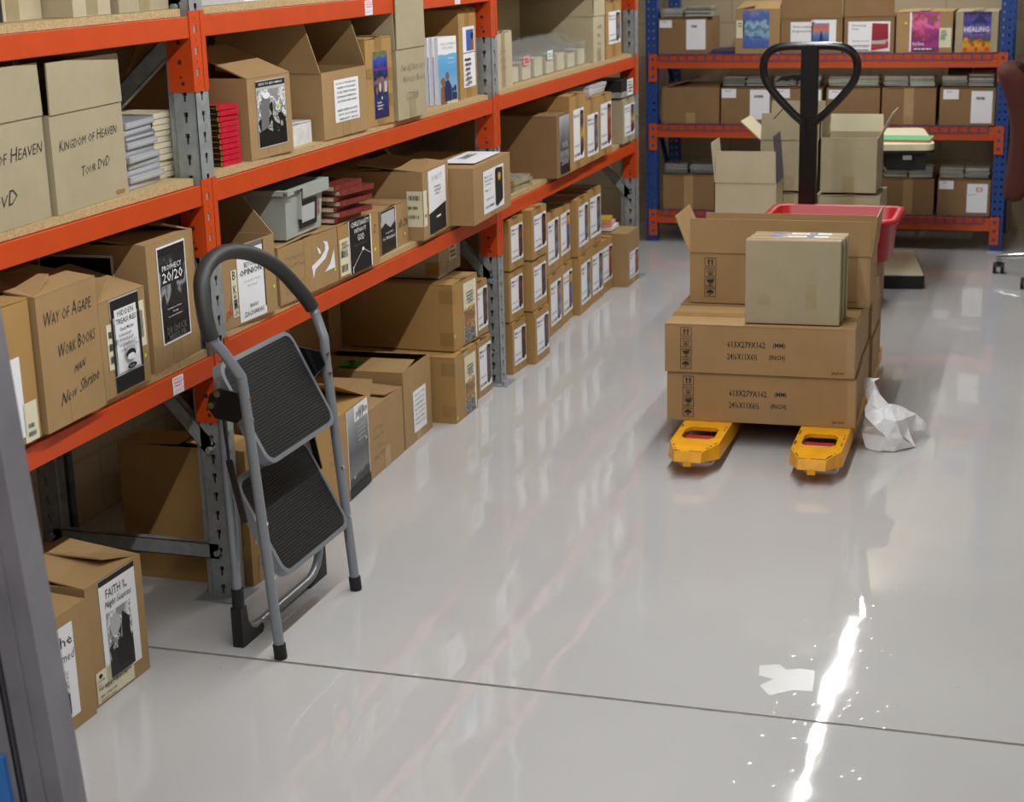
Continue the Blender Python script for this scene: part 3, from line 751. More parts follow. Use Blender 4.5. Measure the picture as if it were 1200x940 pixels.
# ---- second shelf, far bay
zB3 = ZS['B'][2]
carton('narrow pale box at the left end of the far second shelf', (-.02, 5.745), 3, .25, .3, .205, zB3, 'cream', tape='tapeclear', hand=scrib(.3, .3, .7, .7, seed=4, n=3))
for i in range(7):
    y = 6.02+.158*i
    root = thing('plastic_holder', f'clear plastic leaflet holder, {["leftmost", "second from the left", "third from the left", "middle", "third from the right", "second from the right", "rightmost"][i]} of the row', 'leaflet holder', (-.05, y, zB3), R(2), 'clear leaflet holders on the far second shelf')
    b = MB(); W_, D_, Hf, Hb, T_ = .135, .2, .10, .135, .002
    b.box(-D_, 0, 0, W_, 0, T_, 'clear'); b.box(-T_, 0, 0, W_, T_, Hf, 'clear'); b.box(-D_, -D_+T_, 0, W_, T_, Hb, 'clear')
    for yy in (0, W_-T_):
        b.add([(x_, yy+q, z_) for q in (0, T_) for x_, z_ in ((-.0021, T_), (-.0021, Hf), (-.06, Hf), (-.1, Hb), (-D_+T_, Hb), (-D_+T_, T_))], [(0, 1, 2, 3, 4, 5), (11, 10, 9, 8, 7, 6), (1, 7, 8, 2), (2, 8, 9, 3), (3, 9, 10, 4)], 'clear')
    b.build('holder', root)
    if i in (1, 3):
        s_ = MB(); pn = Panel(s_, lambda u, v, k: (.0006+k, .01+u, Hf*.58+v), .08, .034); pn.plate('pinkink' if i == 1 else 'paper'); pn.draw(lines(.1, .9, .2, .8, 2, 'redink' if i == 1 else 'greenp', i)); s_.build('sticker', root)
    b = MB(); b.box(-.17, -.006, .006, W_-.006, .0025, .058+.004*((i*37) % 5), 'paperc'); tag(b.build('leaflet_stack', None, (-.05, y, zB3), R(2)), f'cream leaflets in the {["leftmost", "second", "third", "middle", "fifth", "sixth", "rightmost"][i]} clear plastic holder', 'leaflets', 'leaflets in the clear holders')
carton('large open beige box at the back behind the clear leaflet holders', (-.30, 6.30), 0, .62, .23, .30, zB3, 'olive', open_=True, flaps={'B': (90, .02)}, tape=None)
carton('low brown box with raised flaps behind the leftmost leaflet holders', (-.33, 5.95), 0, .30, .18, .12, zB3, 'brown', flaps={'F': (60, .08), 'R': (110, .08)}, tape=None)
carton('narrow cream box with upright flap, left of the green-picture box', (-.028, 7.13), -3, .158, .42, .2, zB3, 'cream', flaps={'F': (90, .12), 'N': (90, .12), 'R': (90, .1)}, tape='tapeclear', hand=scrib(.3, .3, .7, .85, seed=6, n=3))
carton('kraft box with green picture label at the far end of the second shelf', (-.025, 7.335), 0, .275, .35, .252, zB3, 'kraft2', labels=[lab(.15, .25, .92, .82, product('Basic', 'Series', 'picmisc'))])

# ---- lowest shelf, near bay
carton('kraft box at the left edge with white paper label, beside the WAY OF AGAPE box', (.024, 2.44), 1.5, .288, .38, .288, zC1, 'kraft2', tape='tapeclear', labels=[lab(.62, .05, .82, .62, lines(.1, .6, .1, .3, 2, 'pen')), lab(.80, 0, .97, .28, lines(.2, .8, .1, .5, 2), 'paperc')])
carton('kraft box hand-lettered WAY OF AGAPE WORK BOOKS', (.026, 2.739), 1.6, .229, .38, .285, zC1, 'kraft', flaps={'F': (8, .17), 'B': (3, .19), 'N': (14, .11, .03)}, tape='tapeclear',
       hand=[hand('Way of Agape', .1, .76, .9, .865, rise=.02), hand('Work Books', .28, .50, .92, .60, rise=.04), hand('MAN', .5, .345, .72, .40, 'pen', .6, .03), hand('New Shrine', .24, .15, .92, .24, 'pen', .5, .08)])
carton('kraft box with a glossy black and white HIDDEN TREASURES poster', (.004, 2.993), 1.3, .2, .38, .217, zC1, 'kraft', flaps={'F': (14, .19), 'N': (25, .095, .02), 'B': (5, .19)}, tape='tape',
       labels=[lab(.12, .28, .34, .75, lines(.1, .5, .1, .9, 3, 'pen')+barcode(.5, .9, .5, .62, 6), 'paperc'), lab(.72, .38, .95, .86, barcode(.3, .8, .2, .8, 6), 'paperc'), lab(.22, .02, .84, .985, [('r', 0, 0, 1, .17, 'ink'), ('r', .02, .8, 1, .985, 'ink'), ('r', .0, .18, .07, .8, 'ink'), ('r', .93, .18, 1, .8, 'ink'), ('t', 'HIDDEN', .24, .80, .78, .86, 'ink'), ('p', [(.12, .2), (.88, .2), (.88, .88), (.12, .88)], 'paper'), ('t', 'HIDDEN', .22, .80, .78, .86, 'ink'), ('t', 'TREASURES', .15, .715, .85, .775, 'ink'), ('t', 'Chuck Missler', .25, .64, .75, .68, 'greyink')]+lines(.2, .8, .44, .62, 4, 'paperg', 8)+[('e', .5, .4, .17, .075, 'paperg'), ('e', .5, .375, .17, .05, 'ink'), ('e', .5, .345, .13, .035, 'paper'), ('e', .5, .245, .16, .03, 'ink'), ('t', 'Best Seller', .42, .237, .58, .252, 'paper')], 'paperg', nm='poster'), lab(.88, .25, .92, .29, [], 'dot', nm='dot_sticker')])
PR = [('r', .03, .02, .97, .98, 'picbw2'), ('r', .03, .9, .97, .98, 'ink'), ('r', .08, .60, .88, .81, 'ink'), ('t', 'PROPHECY', .14, .745, .82, .80, 'paper'), ('t', '20/20', .12, .625, .84, .73, 'paper')]+[('t', 'Profiling the Future', .22, .34, .72, .36, 'paper'), ('t', 'Through', .38, .30, .58, .32, 'paper'), ('t', 'the Lens of Scripture', .22, .26, .72, .28, 'paper'), ('t', 'DR CHUCK', .14, .10, .84, .17, 'greyink'), ('t', 'MISSLER', .2, .03, .8, .09, 'greyink')]
carton('tall kraft box with black PROPHECY 20/20 poster on its front', (-.010, 3.229), 2.7, .238, .42, .30, zC1, 'kraft', flaps={'F': (5, .21), 'B': (4, .2), 'R': (16, .11, .02)}, tape='tapeclear',
       labels=[lab(.2, .18, .80, .95, PR, nm='poster'), ('near', .34, .28, .80, .92, 'paper', [('r', .03, .02, .97, .97, 'ink'), ('r', .12, .3, .6, .75, 'picbw2'), ('t', 'PROPHECY', .14, .66, .6, .75, 'greyink'), ('t', '20/20', .14, .46, .6, .63, 'paper')], 'poster')])

# ---- lowest shelf, middle bay
carton('open kraft box with white BEYOND OPINION poster behind the step stool handle', (-.013, 3.578), -3, .272, .36, .202, zC2, 'kraft', flaps={'B': (80, .122, .02), 'N': (89, .12, .03), 'R': (91, .10, .09)}, tape='tapeclear',
       labels=[lab(.16, .12, .26, .72, [('t', s, .25, .8-.3*i, .8, .98-.3*i, 'ink') for i, s in enumerate(('B', 'K', '1'))]+lines(.2, .8, .05, .5, 4), 'paperc'), lab(.28, .02, .78, .99, [('r', .0, .94, 1, 1, 'greyink'), ('r', .96, .1, 1, 1, 'ink'), ('t', 'BEYOND', .25, .70, .72, .77, 'greyink'), ('t', 'OPINION', .08, .60, .88, .68, 'ink'), ('t', 'Living the Faith', .2, .5, .8, .53, 'paperg'), ('t', 'We Defend', .32, .44, .68, .47, 'paperg'), ('t', 'RAVI', .38, .16, .66, .21, 'greyink'), ('t', 'ZACHARIAS', .15, .06, .88, .12, 'greyink')], 'paper', nm='poster'), lab(.93, .3, .96, .34, [], 'dot', nm='dot_sticker')],
       hand=[hand('nL', .04, .1, .16, .26, 'redink', .3, .1)])
LOGO = [('p', [(.30, .88), (.36, .66), (.46, .62), (.42, .76)], 'paper'), ('p', [(.55, .97), (.72, .9), (.76, .7), (.62, .45), (.2, .25), (.12, 0), (.08, .38), (.42, .52), (.6, .68), (.62, .84)], 'paper'), ('p', [(.95, .62), (.98, .08), (.55, .06), (.78, .25)], 'paper')]
carton('kraft box printed with a white bird emblem, under the grey bin', (-.006, 3.883), -1.5, .36, .34, .158, zC2, 'kraft', tape='tapeclear', tapew=.06, labels=[lab(.92, .2, .945, .26, [], 'dot', nm='dot_sticker')],
       hand=[(e[0], [(.50+.45*u, .22+.62*v) for u, v in e[1]], e[2]) for e in LOGO]+scrib(.12, .55, .45, .8, seed=5, n=2)+scrib(.1, .1, .4, .35, seed=8, n=2))
# grey plastic bin
root = thing('storage_bin', 'grey plastic stacking bin with a framed card holder, on the bird emblem box', 'bin', (0, 3.935, zC2+.158+.009), R(2))
b = MB()
def frustum(b, x0, x1, y0, y1, z0, X0, X1, Y0, Y1, z1, m, flip=False):
    vs = [(x0, y0, z0), (x1, y0, z0), (x1, y1, z0), (x0, y1, z0), (X0, Y0, z1), (X1, Y0, z1), (X1, Y1, z1), (X0, Y1, z1)]
    fs = [(0, 1, 5, 4), (1, 2, 6, 5), (2, 3, 7, 6), (3, 0, 4, 7)]
    if flip: fs = [tuple(reversed(f)) for f in fs]
    b.add(vs, fs, m)
BH = .135
frustum(b, -.33, -.008, .01, .25, 0, -.335, 0, .002, .258, BH, 'greyplastic')
frustum(b, -.327, -.011, .013, .247, .003, -.332, -.003, .005, .255, BH, 'greyplastic', True)
b.box(-.33, -.008, .01, .25, 0, .003, 'greyplastic'); b.build('tub', root)
b = MB(); b.box(.0, .014, -.012, .272, BH-.006, BH, 'greyplastic'); b.box(-.349, -.335, -.012, .272, BH-.006, BH, 'greyplastic'); b.box(-.335, 0, -.012, .002, BH-.006, BH, 'greyplastic'); b.box(-.335, 0, .258, .272, BH-.006, BH, 'greyplastic')
b.box(.011, .014, .09, .272, BH-.034, BH-.006, 'greyplastic'); b.box(.011, .014, -.012, .03, BH-.014, BH-.006, 'greyplastic'); b.box(-.2, .011, .268, .272, BH-.02, BH-.006, 'greyplastic'); b.box(-.3, .0, -.012, -.009, BH-.014, BH-.006, 'greyplastic'); b.build('rim', root, bevel=.001)
b = MB(); b.box(-.006, .008, .085, .089, .045, BH-.006, 'greyplastic'); b.box(-.12, -.116, -.003, .01, .03, BH-.006, 'greyplastic'); b.box(-.25, -.246, -.003, .01, .03, BH-.006, 'greyplastic'); b.build('rib', root)
b = MB(); pn = Panel(b, lambda u, v, k: (-.006+k+.0005+v*.059, .09+u, .018+v), .115, .072, .003); pn.plate('ink', .002); pn.draw([('r', .1, .2, .86, .84, 'paperg')]); b.build('card_holder', root)
b = MB(); pn = Panel(b, lambda u, v, k: (-.006+k+.0005+v*.059, .215+u, .035+v), .02, .05, .003); pn.draw([('p', [(.2, .6), (.5, 1), (.8, .6), (.6, .5), (.8, .1), (.3, 0), (.4, .5)], 'redink')]); b.build('mark', root)
d3 = carton('kraft box with a black WITHOUT GOD poster, under the red books', (.003, 4.251), -1.4, .283, .34, .156, zC2, 'kraft2', tape=None,
       labels=[lab(.02, .04, .24, .72, barcode(.1, .8, .1, .3, 6)+barcode(.1, .8, .5, .7, 6)+lines(.1, .9, .75, .95, 2), 'paperc'), lab(.25, .0, .80, .995, [('r', .02, .0, .95, 1, 'ink'), ('t', 'CHRISTIANITY', .1, .86, .9, .96, 'paper'), ('t', 'WITHOUT', .22, .74, .76, .82, 'paper'), ('t', 'GOD', .36, .58, .66, .70, 'paper'), ('t', 'Have You Noticed', .2, .5, .75, .53, 'greyink'), ('e', .58, .4, .05, .035, 'paper'), ('l', [(.1, .1), (.58, .4), (.9, .27)], .0016, 'paper'), ('l', [(.1, .02), (.1, .12)], .004, 'paper')], 'paper', nm='poster'), lab(.86, .25, .9, .31, [], 'dot', nm='dot_sticker')],
       hand=[hand('Z', .86, .6, .93, .75)])
carton('kraft box behind the red book stack on the lowest shelf', (-.36, 4.3), 0, .5, .16, .19, zC2, 'brown', flaps={'N': (3, .24), 'R': (2, .24)}, tape=None)
for i in range(7):
    o_ = b_book('redbrown', .17, .13, .0148, None, 'pages')(i); o_.name = 'book'
    o_.location = (-.0+(-.006, .006, -.008, .008, -.004, .010, 0)[i], 4.235+(.0, .012, .004, .016, .0, .014, -.004)[i]+.02, zC2+.1605+.0155*i); o_.rotation_euler = (0, 0, R(-6+(3, -4, 5, -3, 4, -5, 2)[i]))
    for ch in list(o_.children):
        if ch.name.startswith('pages'): ch.location = (0, -.0004, 0)
    tag(o_, f'red-brown covered book on the WITHOUT GOD box, {"lowest" if i == 0 else ordn[6-i]}', 'book', 'red-brown books in the stack')
carton('small kraft box with a stormy black and white landscape poster', (-.020, 4.617), 2.5, .256, .22, .138, zC2, 'kraft', tape='tapeclear', labels=[lab(.0, .02, .55, .98, [('r', 0, 0, .96, 1, 'picbw2'), ('r', .05, .55, .9, .95, 'paperg'), ('p', [(.0, .4), (.96, .4), (.96, .68), (.6, .55), (.3, .7), (0, .6)], 'ink'), ('t', 'together', .3, .42, .8, .48, 'paper'), ('t', 'to Windsor', .1, .3, .9, .38, 'paper')], 'paper', nm='poster'), lab(.84, .2, .88, .26, [], 'dot', nm='dot_sticker')],
       hand=[hand('xRCN', .62, .42, .98, .6)])
carton('large kraft box with a curling white poster and a barcode label round its corner', (.016, 4.893), 3.5, .286, .34, .222, zC2, 'kraft', flaps={'F': (6, .22), 'B': (3, .2), 'N': (10, .14, .02)}, tape='tape',
       labels=[lab(.2, .04, .86, .97, [('r', 0, 0, .98, .33, 'ink'), ('p', [(0, .33), (.98, .42), (.98, .33)], 'ink'), ('t', 'U N I T', .2, .82, .8, .9, 'paperg'), ('r', .4, .22, .65, .25, 'paper')]+lines(.3, .7, .6, .75, 3, 'paperg', 4), 'paper', nm='poster'), ('near', .84, .2, .995, .72, 'paperc', barcode(.1, .9, .75, .88, 10, 1)+barcode(.1, .75, .5, .58, 8, 2)+barcode(.1, .8, .25, .34, 8, 3)), lab(.0, .2, .12, .72, barcode(.3, .9, .25, .34, 3), 'paperc'), lab(.1, .42, .14, .46, [], 'dot', nm='dot_sticker')])
carton('kraft box overhanging the shelf edge with a white sheet on its top', (.082, 5.192), 2.5, .456, .34, .194, zC2, 'kraft', tape='tape', flaps={'N': (.3, .227), 'R': (.3, .227)}, lid=.006,
       labels=[lab(.25, .1, .80, .86, [('t', 'Best of', .06, .82, .42, .88, 'ink'), ('t', 'Word For', .06, .73, .46, .79, 'ink'), ('t', 'Today', .06, .64, .34, .70, 'ink'), ('t', 'Vol. 1', .06, .50, .3, .56, 'ink'), ('t', 'BOX 15.00', .12, .30, .46, .34, 'ink'), ('t', '10215488P', .06, .12, .5, .18, 'ink'), ('p', [(.56, .1), (.66, .05), (.93, .16), (.93, .93), (.6, .97), (.56, .9)], 'ink'), ('e', .76, .74, .07, .1, 'gold')]), lab(.20, .06, .9, .42, lines(.3, .8, .5, .8, 3, 'greyink', 9), 'paper', 'top')])
carton('dark brown box at the back of the lowest shelf behind the overhanging box', (-.40, 4.95), 0, .45, .14, .25, zC2, 'brown')

# ---- lowest shelf, far bay
zC3 = ZS['C'][2]
for i in range(4):
    b = MB(); b.box(-.12, 0, 0, .26, 0, .011, 'cd'); b.box(-.1205, .0008, -.0008, .06, .002, .009, 'blackcover'); b.box(-.115, .0010, .01, .25, .004, .006, 'gold')
    tag(b.build('cassette_pack', None, (-.03, 5.90, zC3+.0114*i), R(-3+2*(i % 2))), f'yellow and black edged disc pack beside the grey label box, {"lowest in the pile" if i == 0 else ordn[3-i]}', 'disc pack', 'yellow and black disc packs')
carton('large brown box with grey book label at the front of the far lowest shelf', (.034, 6.335), 0, .184, .42, .25, zC3, 'brown', tape=None, labels=[lab(.2, .04, .96, .97, [('r', 0, .0, 1, 1, 'picgrey'), ('t', 'BOOKS', .1, .3, .9, .4, 'paperg'), ('t', '2000', .15, .15, .85, .25, 'paperg'), ('t', 'UNDER', .15, .45, .85, .55, 'paperg')])])
carton('kraft box with yellow product picture behind the large brown box, far bay', (.032, 6.530), 0, .234, .4, .31, zC3, 'kraft2', labels=[lab(.22, .12, .9, .80, product('Basis', '', 'picyel'))])
carton('kraft box with small dark picture label, third along the far lowest shelf', (.029, 6.772), 0, .224, .4, .272, zC3, 'kraft2', labels=[lab(.15, .1, .92, .75, product('Mission', 'Series', 'picmisc', tall=False))])
carton('kraft box with a red picture label, fourth along the far lowest shelf', (.025, 7.004), 0, .225, .4, .268, zC3, 'kraft2', labels=[lab(.15, .12, .95, .85, product('Young', 'Box', 'picredm'))])
carton('beige box with a yellow picture label beside the far upright', (.008, 7.50), 0, .226, .36, .2, zC3, 'olive', tape='tapeclear', labels=[lab(.1, .15, .95, .88, product('Bible', 'Study', 'picyel'))])
for i in range(3):
    b = MB(); b.box(-.24, 0, 0, .27, 0, .013, ['paperg', 'whiteshine', 'paperg'][i]); tag(b.build('booklet_pack', None, (-.0, 6.95, zC3+.2735+.0135*i), R(1-i)), f'grey white booklet pack on the red picture box, {["lowest", "middle", "topmost"][i]} of three', 'booklets', 'booklet packs on the far lowest shelf')
for i in range(3):
    b = MB(); b.box(-.2, 0, 0, .21, 0, .026, 'blackm' if i else 'cd'); tag(b.build('tray', None, (-.0, 7.505, zC3+.212+.0265*i)), f'{"black" if i else "clear"} media tray on the yellow-label beige box, {["lowest", "middle", "topmost"][i]} of three', 'tray', 'media trays by the far upright')
b = MB(); b.box(0, .001, 0, .11, 0, .075, 'paper'); pn = Panel(b, lambda u, v, k: (.001+k, u, v), .11, .075); pn.draw(lines(.1, .9, .2, .9, 4)); tag(b.build('hanging_note', None, (.002, 7.605, zC3+.214)), 'white paper note standing against the black media trays', 'note')

# ---- floor level boxes, near bay and middle bay
G = .0006
carton('kraft box on the floor with a FAITH in the Night Seasons sheet', (.005, 2.835), -1, .225, .4, .283, G, 'kraft', flaps={'F': (7, .2), 'B': (2, .2), 'R': (13, .11, .03)}, tape=None,
       labels=[lab(.04, .02, .70, .28, [('e', .12, .84, .05, .07, 'ink')]+[('t', 'CUSTOM', .03, .66, .2, .74, 'ink'), ('t', 'QTY', .03, .52, .12, .6, 'ink'), ('t', 'TITLE: FAITH IN THE NIGHT SEASONS', .03, .40, .93, .5, 'ink'), ('t', 'TEXT BOOK', .2, .44-.1, .82, .56-.1, 'pen', .2, .02), ('t', 'ISBN: 1578211034', .06, .16, .5, .24, 'ink'), ('t', 'WEIGHT: 14 KG', .06, .03, .46, .1, 'ink')], 'paperc'),
               lab(.22, .14, .86, .985, [('r', .0, .945, 1, 1, 'ink'), ('t', 'FAITH', .17, .80, .58, .89, 'ink'), ('t', 'in', .64, .85, .7, .89, 'ink'), ('t', 'The', .64, .80, .76, .84, 'ink'), ('t', 'Night Seasons', .12, .69, .86, .78, 'ink', .3), ('r', .13, .02, .80, .66, 'picbw'), ('p', [(.35, .1), (.7, .06), (.75, .5), (.55, .6), (.5, .35), (.3, .25)], 'ink'), ('e', .34, .52, .15, .1, 'paperg')], 'paper', nm='poster')],
       hand=[])
carton('kraft box on the floor at the left edge with a sheet ending in -formed', (.012, 2.575), -1, .245, .4, .27, G, 'kraft', flaps={'F': (4, .2), 'B': (2, .2)}, tape=None,
       labels=[lab(.3, .12, .76, .9, [('t', 'The', .3, .78, .95, .9, 'ink'), ('t', 'Informed', .1, .62, .99, .72, 'ink', .3), ('r', .2, .05, .72, .52, 'picbw')], 'paper', nm='poster')])
carton('kraft box on the floor behind the near upright and the step stool', (.018, 3.572), 0, .118, .37, .37, G, 'kraft2', tape='tapeclear', flaps={'F': (5, .17), 'B': (3, .18)}, labels=[lab(.2, .3, .9, .6, [('e', .5, .5, .3, .28, 'greyink'), ('e', .5, .5, .25, .23, 'paper'), ('t', 'BR', .38, .38, .62, .62, 'greyink')], 'paperc')], hand=[hand('123', .3, .12, .7, .2)])
carton('small kraft box with a white label resting on the floor box behind the upright', (-.01, 3.60), 0, .16, .3, .12, G+.40, 'kraft', labels=[lab(.3, .2, .8, .8, lines(.1, .9, .1, .9, 4))], tape=None) if False else None
carton('kraft box with a long silver-grey poster, seen through the step stool', (.005, 3.985), 3.5, .475, .35, .28, G, 'kraft2', flaps={'F': (8, .2), 'B': (3, .2), 'R': (24, .2, .04), 'N': (22, .18, .03)}, tape=None,
       labels=[lab(.60, .01, .99, .985, [('r', .02, .0, .98, 1, 'picgrey'), ('r', .35, .82, .98, 1, 'paper'), ('t', 'Jil', .4, .84, .55, .93, 'ink'), ('t', 'WV', .55, .80, .76, .96, 'ink'), ('t', 'Rev', .76, .86, .96, .95, 'ink'), ('r', 0, 0, 1, .12, 'ink'), ('r', .2, .2, .26, .235, 'paperg')]+[('r', .45, .74-.05*i, .8, .752-.05*i, 'paperg') for i in range(4)]+[('r', .8, .55, .86, .575, 'dot')], 'paper', nm='poster')], hand=scrib(.3, .5, .5, .85, seed=11, n=3))
carton('kraft box with raised flaps between the grey-poster box and the green-sticker box', (-.028, 4.468), 2.2, .31, .33, .222, G, 'kraft', flaps={'N': (28, .15, .03), 'R': (5, .15), 'B': (3, .15), 'F': (4, .15)}, tape='tapeclear', hand=scrib(.12, .2, .45, .75, seed=2, n=4))
carton('kraft box with a bright green sticker on its bulging lid', (-.041, 4.792), 1.8, .27, .33, .263, G, 'kraft', flaps={'N': (6, .13), 'R': (14, .135, .02), 'B': (2, .1)}, tape='tapeclear',
       labels=[lab(.32, .12, .78, .66, [('t', s, .1, .86-.115*i, .9-.04*(i % 3), .90-.115*i, 'ink') for i, s in enumerate(['THE BEST OF THE', 'WORD FOR TODAY', 'SHARED VERSION', 'REV. H BRISTOL', 'QTY: 36 X PIECE', 'NEW BEN', 'WEIGHT: 14 KG'])]), lab(.06, .52, .4, .70, [('r', .1, .2, .4, .5, 'pen'), ('r', .5, .4, .8, .8, 'pen')], 'greenl', 'top')])
carton('kraft floor box with a striped tail poster, lower of the pair', (.019, 5.119), 0, .224, .42, .236, G, 'kraft2', side_tape=True, tape='tapeclear', labels=[lab(.42, .03, .92, .9, [('r', 0, 0, .9, .6, 'pictiger'), ('p', [(0, .55), (.9, .62), (.9, 1), (0, 1)], 'paperc')]+lines(.2, .8, .65, .85, 4, 'greyink', 3), 'paper', nm='poster'), lab(.02, .05, .06, .1, [], 'dot', nm='dot_sticker')])
carton('large kraft box with a striped tail poster, upper of the pair', (-.002, 5.175), -2, .235, .46, .236, .2435, 'kraft2', side_tape=True, tape='tapeclear', labels=[lab(.42, .03, .92, .93, [('r', 0, 0, .9, .6, 'pictiger'), ('p', [(0, .55), (.9, .62), (.9, 1), (0, 1)], 'paperc')]+lines(.2, .8, .65, .85, 4, 'greyink', 3), 'paper', nm='poster'), lab(.02, .2, .06, .25, [], 'dot', nm='dot_sticker')])
carton('beige taped box on top of the upper striped tail box', (-.07, 5.235), 2, .24, .44, .142, .4875, 'olive', tape='tapeclear', side_tape=True, flaps={'F': (3, .2), 'R': (18, .11)}, labels=[lab(.45, .3, .8, .7, lines(.1, .9, .1, .9, 3, 'greyink'), 'paperc')])
for k, (z_, h_) in enumerate(((G, .213), (.223, .2))):
    carton(f'narrow kraft box with brown book picture beside the middle upright, {["lower", "upper"][k]} one', (-.012-.008*k, 5.44), 0, .15, .4, h_, z_, 'kraft2', labels=[lab(.1, .12, .98, .88, product('Mixed', 'Box', 'picbook'))], group=None)
carton('dark brown box at the back between the green-sticker box and striped tail boxes', (-.40, 5.02), 0, .1, .13, .5, G, 'brown', tape=None)
carton('tall brown box at the back behind the green-sticker box', (-.40, 4.42), 0, .55, .13, .5, G, 'brown', tape='tape')

# ---- floor stacks, far bay
def col(rows, x, y, w, ang, d, what, pic, t1, t2, order, mat='kraft2', lbl=(.12, .15, .95, .86)):
    z = G
    for k, h in enumerate(rows):
        n = len(rows)
        pos = {1: ['only'], 2: ['bottom', 'top'], 3: ['bottom', 'middle', 'top']}[n][k]
        carton(f'kraft box {what}, {pos} box', (x+(.004, -.003, .002)[k], y, z), ang, w, d, h-.006, z, mat, labels=[lab(*lbl, product(t1, t2, pic))], group='labelled kraft boxes stacked on the floor of the far bay')
        z += h
col((.205, .2, .2), -.002, 5.80, .158, -2, .25, 'in the column right beside the middle upright', 'picbook', 'Mixed', 'Box', 0)
col((.213, .203, .2), 0.035, 5.972, .192, 0, .36, 'in the second column from the middle upright, standing furthest out', 'picbook', 'Mixed', 'Box', 0)
col((.262, .262), -.044, 6.425, .208, 2, .3, 'with thin dark picture, third column from the middle upright', 'picmisc', 'Mind', 'Set', 0)
col((.262, .258), -.052, 6.640, .205, 3, .3, 'with orange and blue picture, fourth column from the middle upright', 'picorg', 'Family', 'Series', 0)
col((.262, .258), -.034, 6.858, .208, 2, .3, 'with tilted grey picture, fifth column from the middle upright', 'picmisc', 'Mind', 'Box', 0)
col((.262, .264), -.043, 7.074, .215, 0, .3, 'with purple tilted picture, sixth column from the middle upright', 'picmisc', 'Mind', 'Box', 0)
carton('kraft box with red picture label on the floor, next to the end box', (-.047, 7.298), 0, .193, .3, .25, G, 'kraft2', flaps={'F': (3, .15), 'N': (92, .12, .03), 'R': (5, .09)}, tape='tape', labels=[lab(.1, .2, .95, .86, product('Missing', 'Peace', 'picredm'))])
carton('kraft box with small red and yellow picture, last on the floor beside the far upright', (.025, 7.500), 0, .221, .28, .256, G, 'kraft', tape='tapeclear', flaps={'F': (2, .14), 'B': (2, .13)}, labels=[lab(.15, .12, .95, .62, product('Wisdom', 'Box', 'picredm'))])
for i in range(3):
    b = MB(); b.box(-.1, 0, 0, .14, 0, .018, ['paper', 'pinkink', 'gold'][i]); tag(b.build('leaflet_bundle', None, (-.06, 7.52, G+.2655+.0185*i), R(6*i)), f'{["white", "pink", "yellow"][i]} leaflet bundle on the last floor box beside the far upright', 'leaflets')
carton('tall upright brown box standing open behind the floor stacks of the far bay', (-.385, 6.75), 0, .3, .14, .50, G, 'brown', flaps={'F': (90, .08), 'R': (90, .08)}, tape=None)
carton('dark blue carton on top of the second and third floor columns', (-.10, 6.17), 0, .30, .22, .09, .5285, 'navy', tape=None, labels=[lab(.35, .3, .7, .75, [], 'paperg')]) if False else None
b = MB(); b.box(-.2, 0, 0, .2, 0, .05, 'navy'); b.box(-.19, .0005, .05, .12, .01, .04, 'paperg'); tag(b.build('blue_carton', None, (-.10, 6.43, .5265)), 'dark blue and grey flat carton on the thin dark picture column', 'carton')

# ================================================================== STEP STOOL
root = thing('step_stool', 'folded grey two-step stool with black foam hand rail, leaning by the rack upright', 'step stool', (.22, 3.40, 0))
OX, OY = .22, 3.40
def L_(p): return (p[0]-OX, p[1]-OY, p[2])
hoop0 = [(.282, 3.187, .012), (.228, 3.205, .62), (.224, 3.203, .675), (.196, 3.178, .745), (.176, 3.163, .80), (.158, 3.170, .87), (.146, 3.215, .918), (.139, 3.29, .942), (.139, 3.37, .945), (.146, 3.46, .925), (.160, 3.545, .872), (.178, 3.60, .805), (.197, 3.632, .745), (.222, 3.640, .675), (.228, 3.635, .62), (.284, 3.625, .012)]
hoop = [(.282, 3.187, .012), (.228, 3.205, .62), (.226, 3.200, .675), (.205, 3.165, .740), (.190, 3.135, .79), (.165, 3.160, .885), (.150, 3.215, .922), (.142, 3.29, .936), (.142, 3.37, .93), (.146, 3.46, .905), (.156, 3.545, .862), (.170, 3.61, .805), (.192, 3.660, .735), (.222, 3.655, .66), (.228, 3.645, .60), (.284, 3.625, .012)]
def smooth(P, n=6):
    P = [Vector(p) for p in P]; out = []
    for i in range(len(P)-1):
        p0 = P[max(i-1, 0)]; p1 = P[i]; p2 = P[i+1]; p3 = P[min(i+2, len(P)-1)]
        for k in range(n):
            t = k/n
            out.append(.5*((2*p1)+(-p0+p2)*t+(2*p0-5*p1+4*p2-p3)*t*t+(-p0+3*p1-3*p2+p3)*t**3))
    out.append(P[-1]); return out
mid = smooth(hoop[2:14], 5)
path = [Vector(hoop[0]), Vector(hoop[1])]+mid+[Vector(hoop[14]), Vector(hoop[15])]
path = rounded(path, .03, 3)
b = MB(); b.tube([L_(p) for p in path], .0125, 'silver', 14); b.build('hand_rail', root)
# foam covers the arch
ff = [p for p in mid if p.z > .733 and not (p.y < 3.3 and p.z < .775)]
b = MB(); b.tube([L_(p) for p in ff], .0185, 'foam', 16); b.build('foam_grip', root)
for p0, p1 in ((hoop[0], hoop[1]), (hoop[15], hoop[14])):
    a = Vector(p0); d = (Vector(p1)-a).normalized(); a = a-d*.010
    b = MB(); b.cyl(L_(a), L_(a+d*.034), .0155, 'gloss_black', 16); b.build('foot_cap', root)
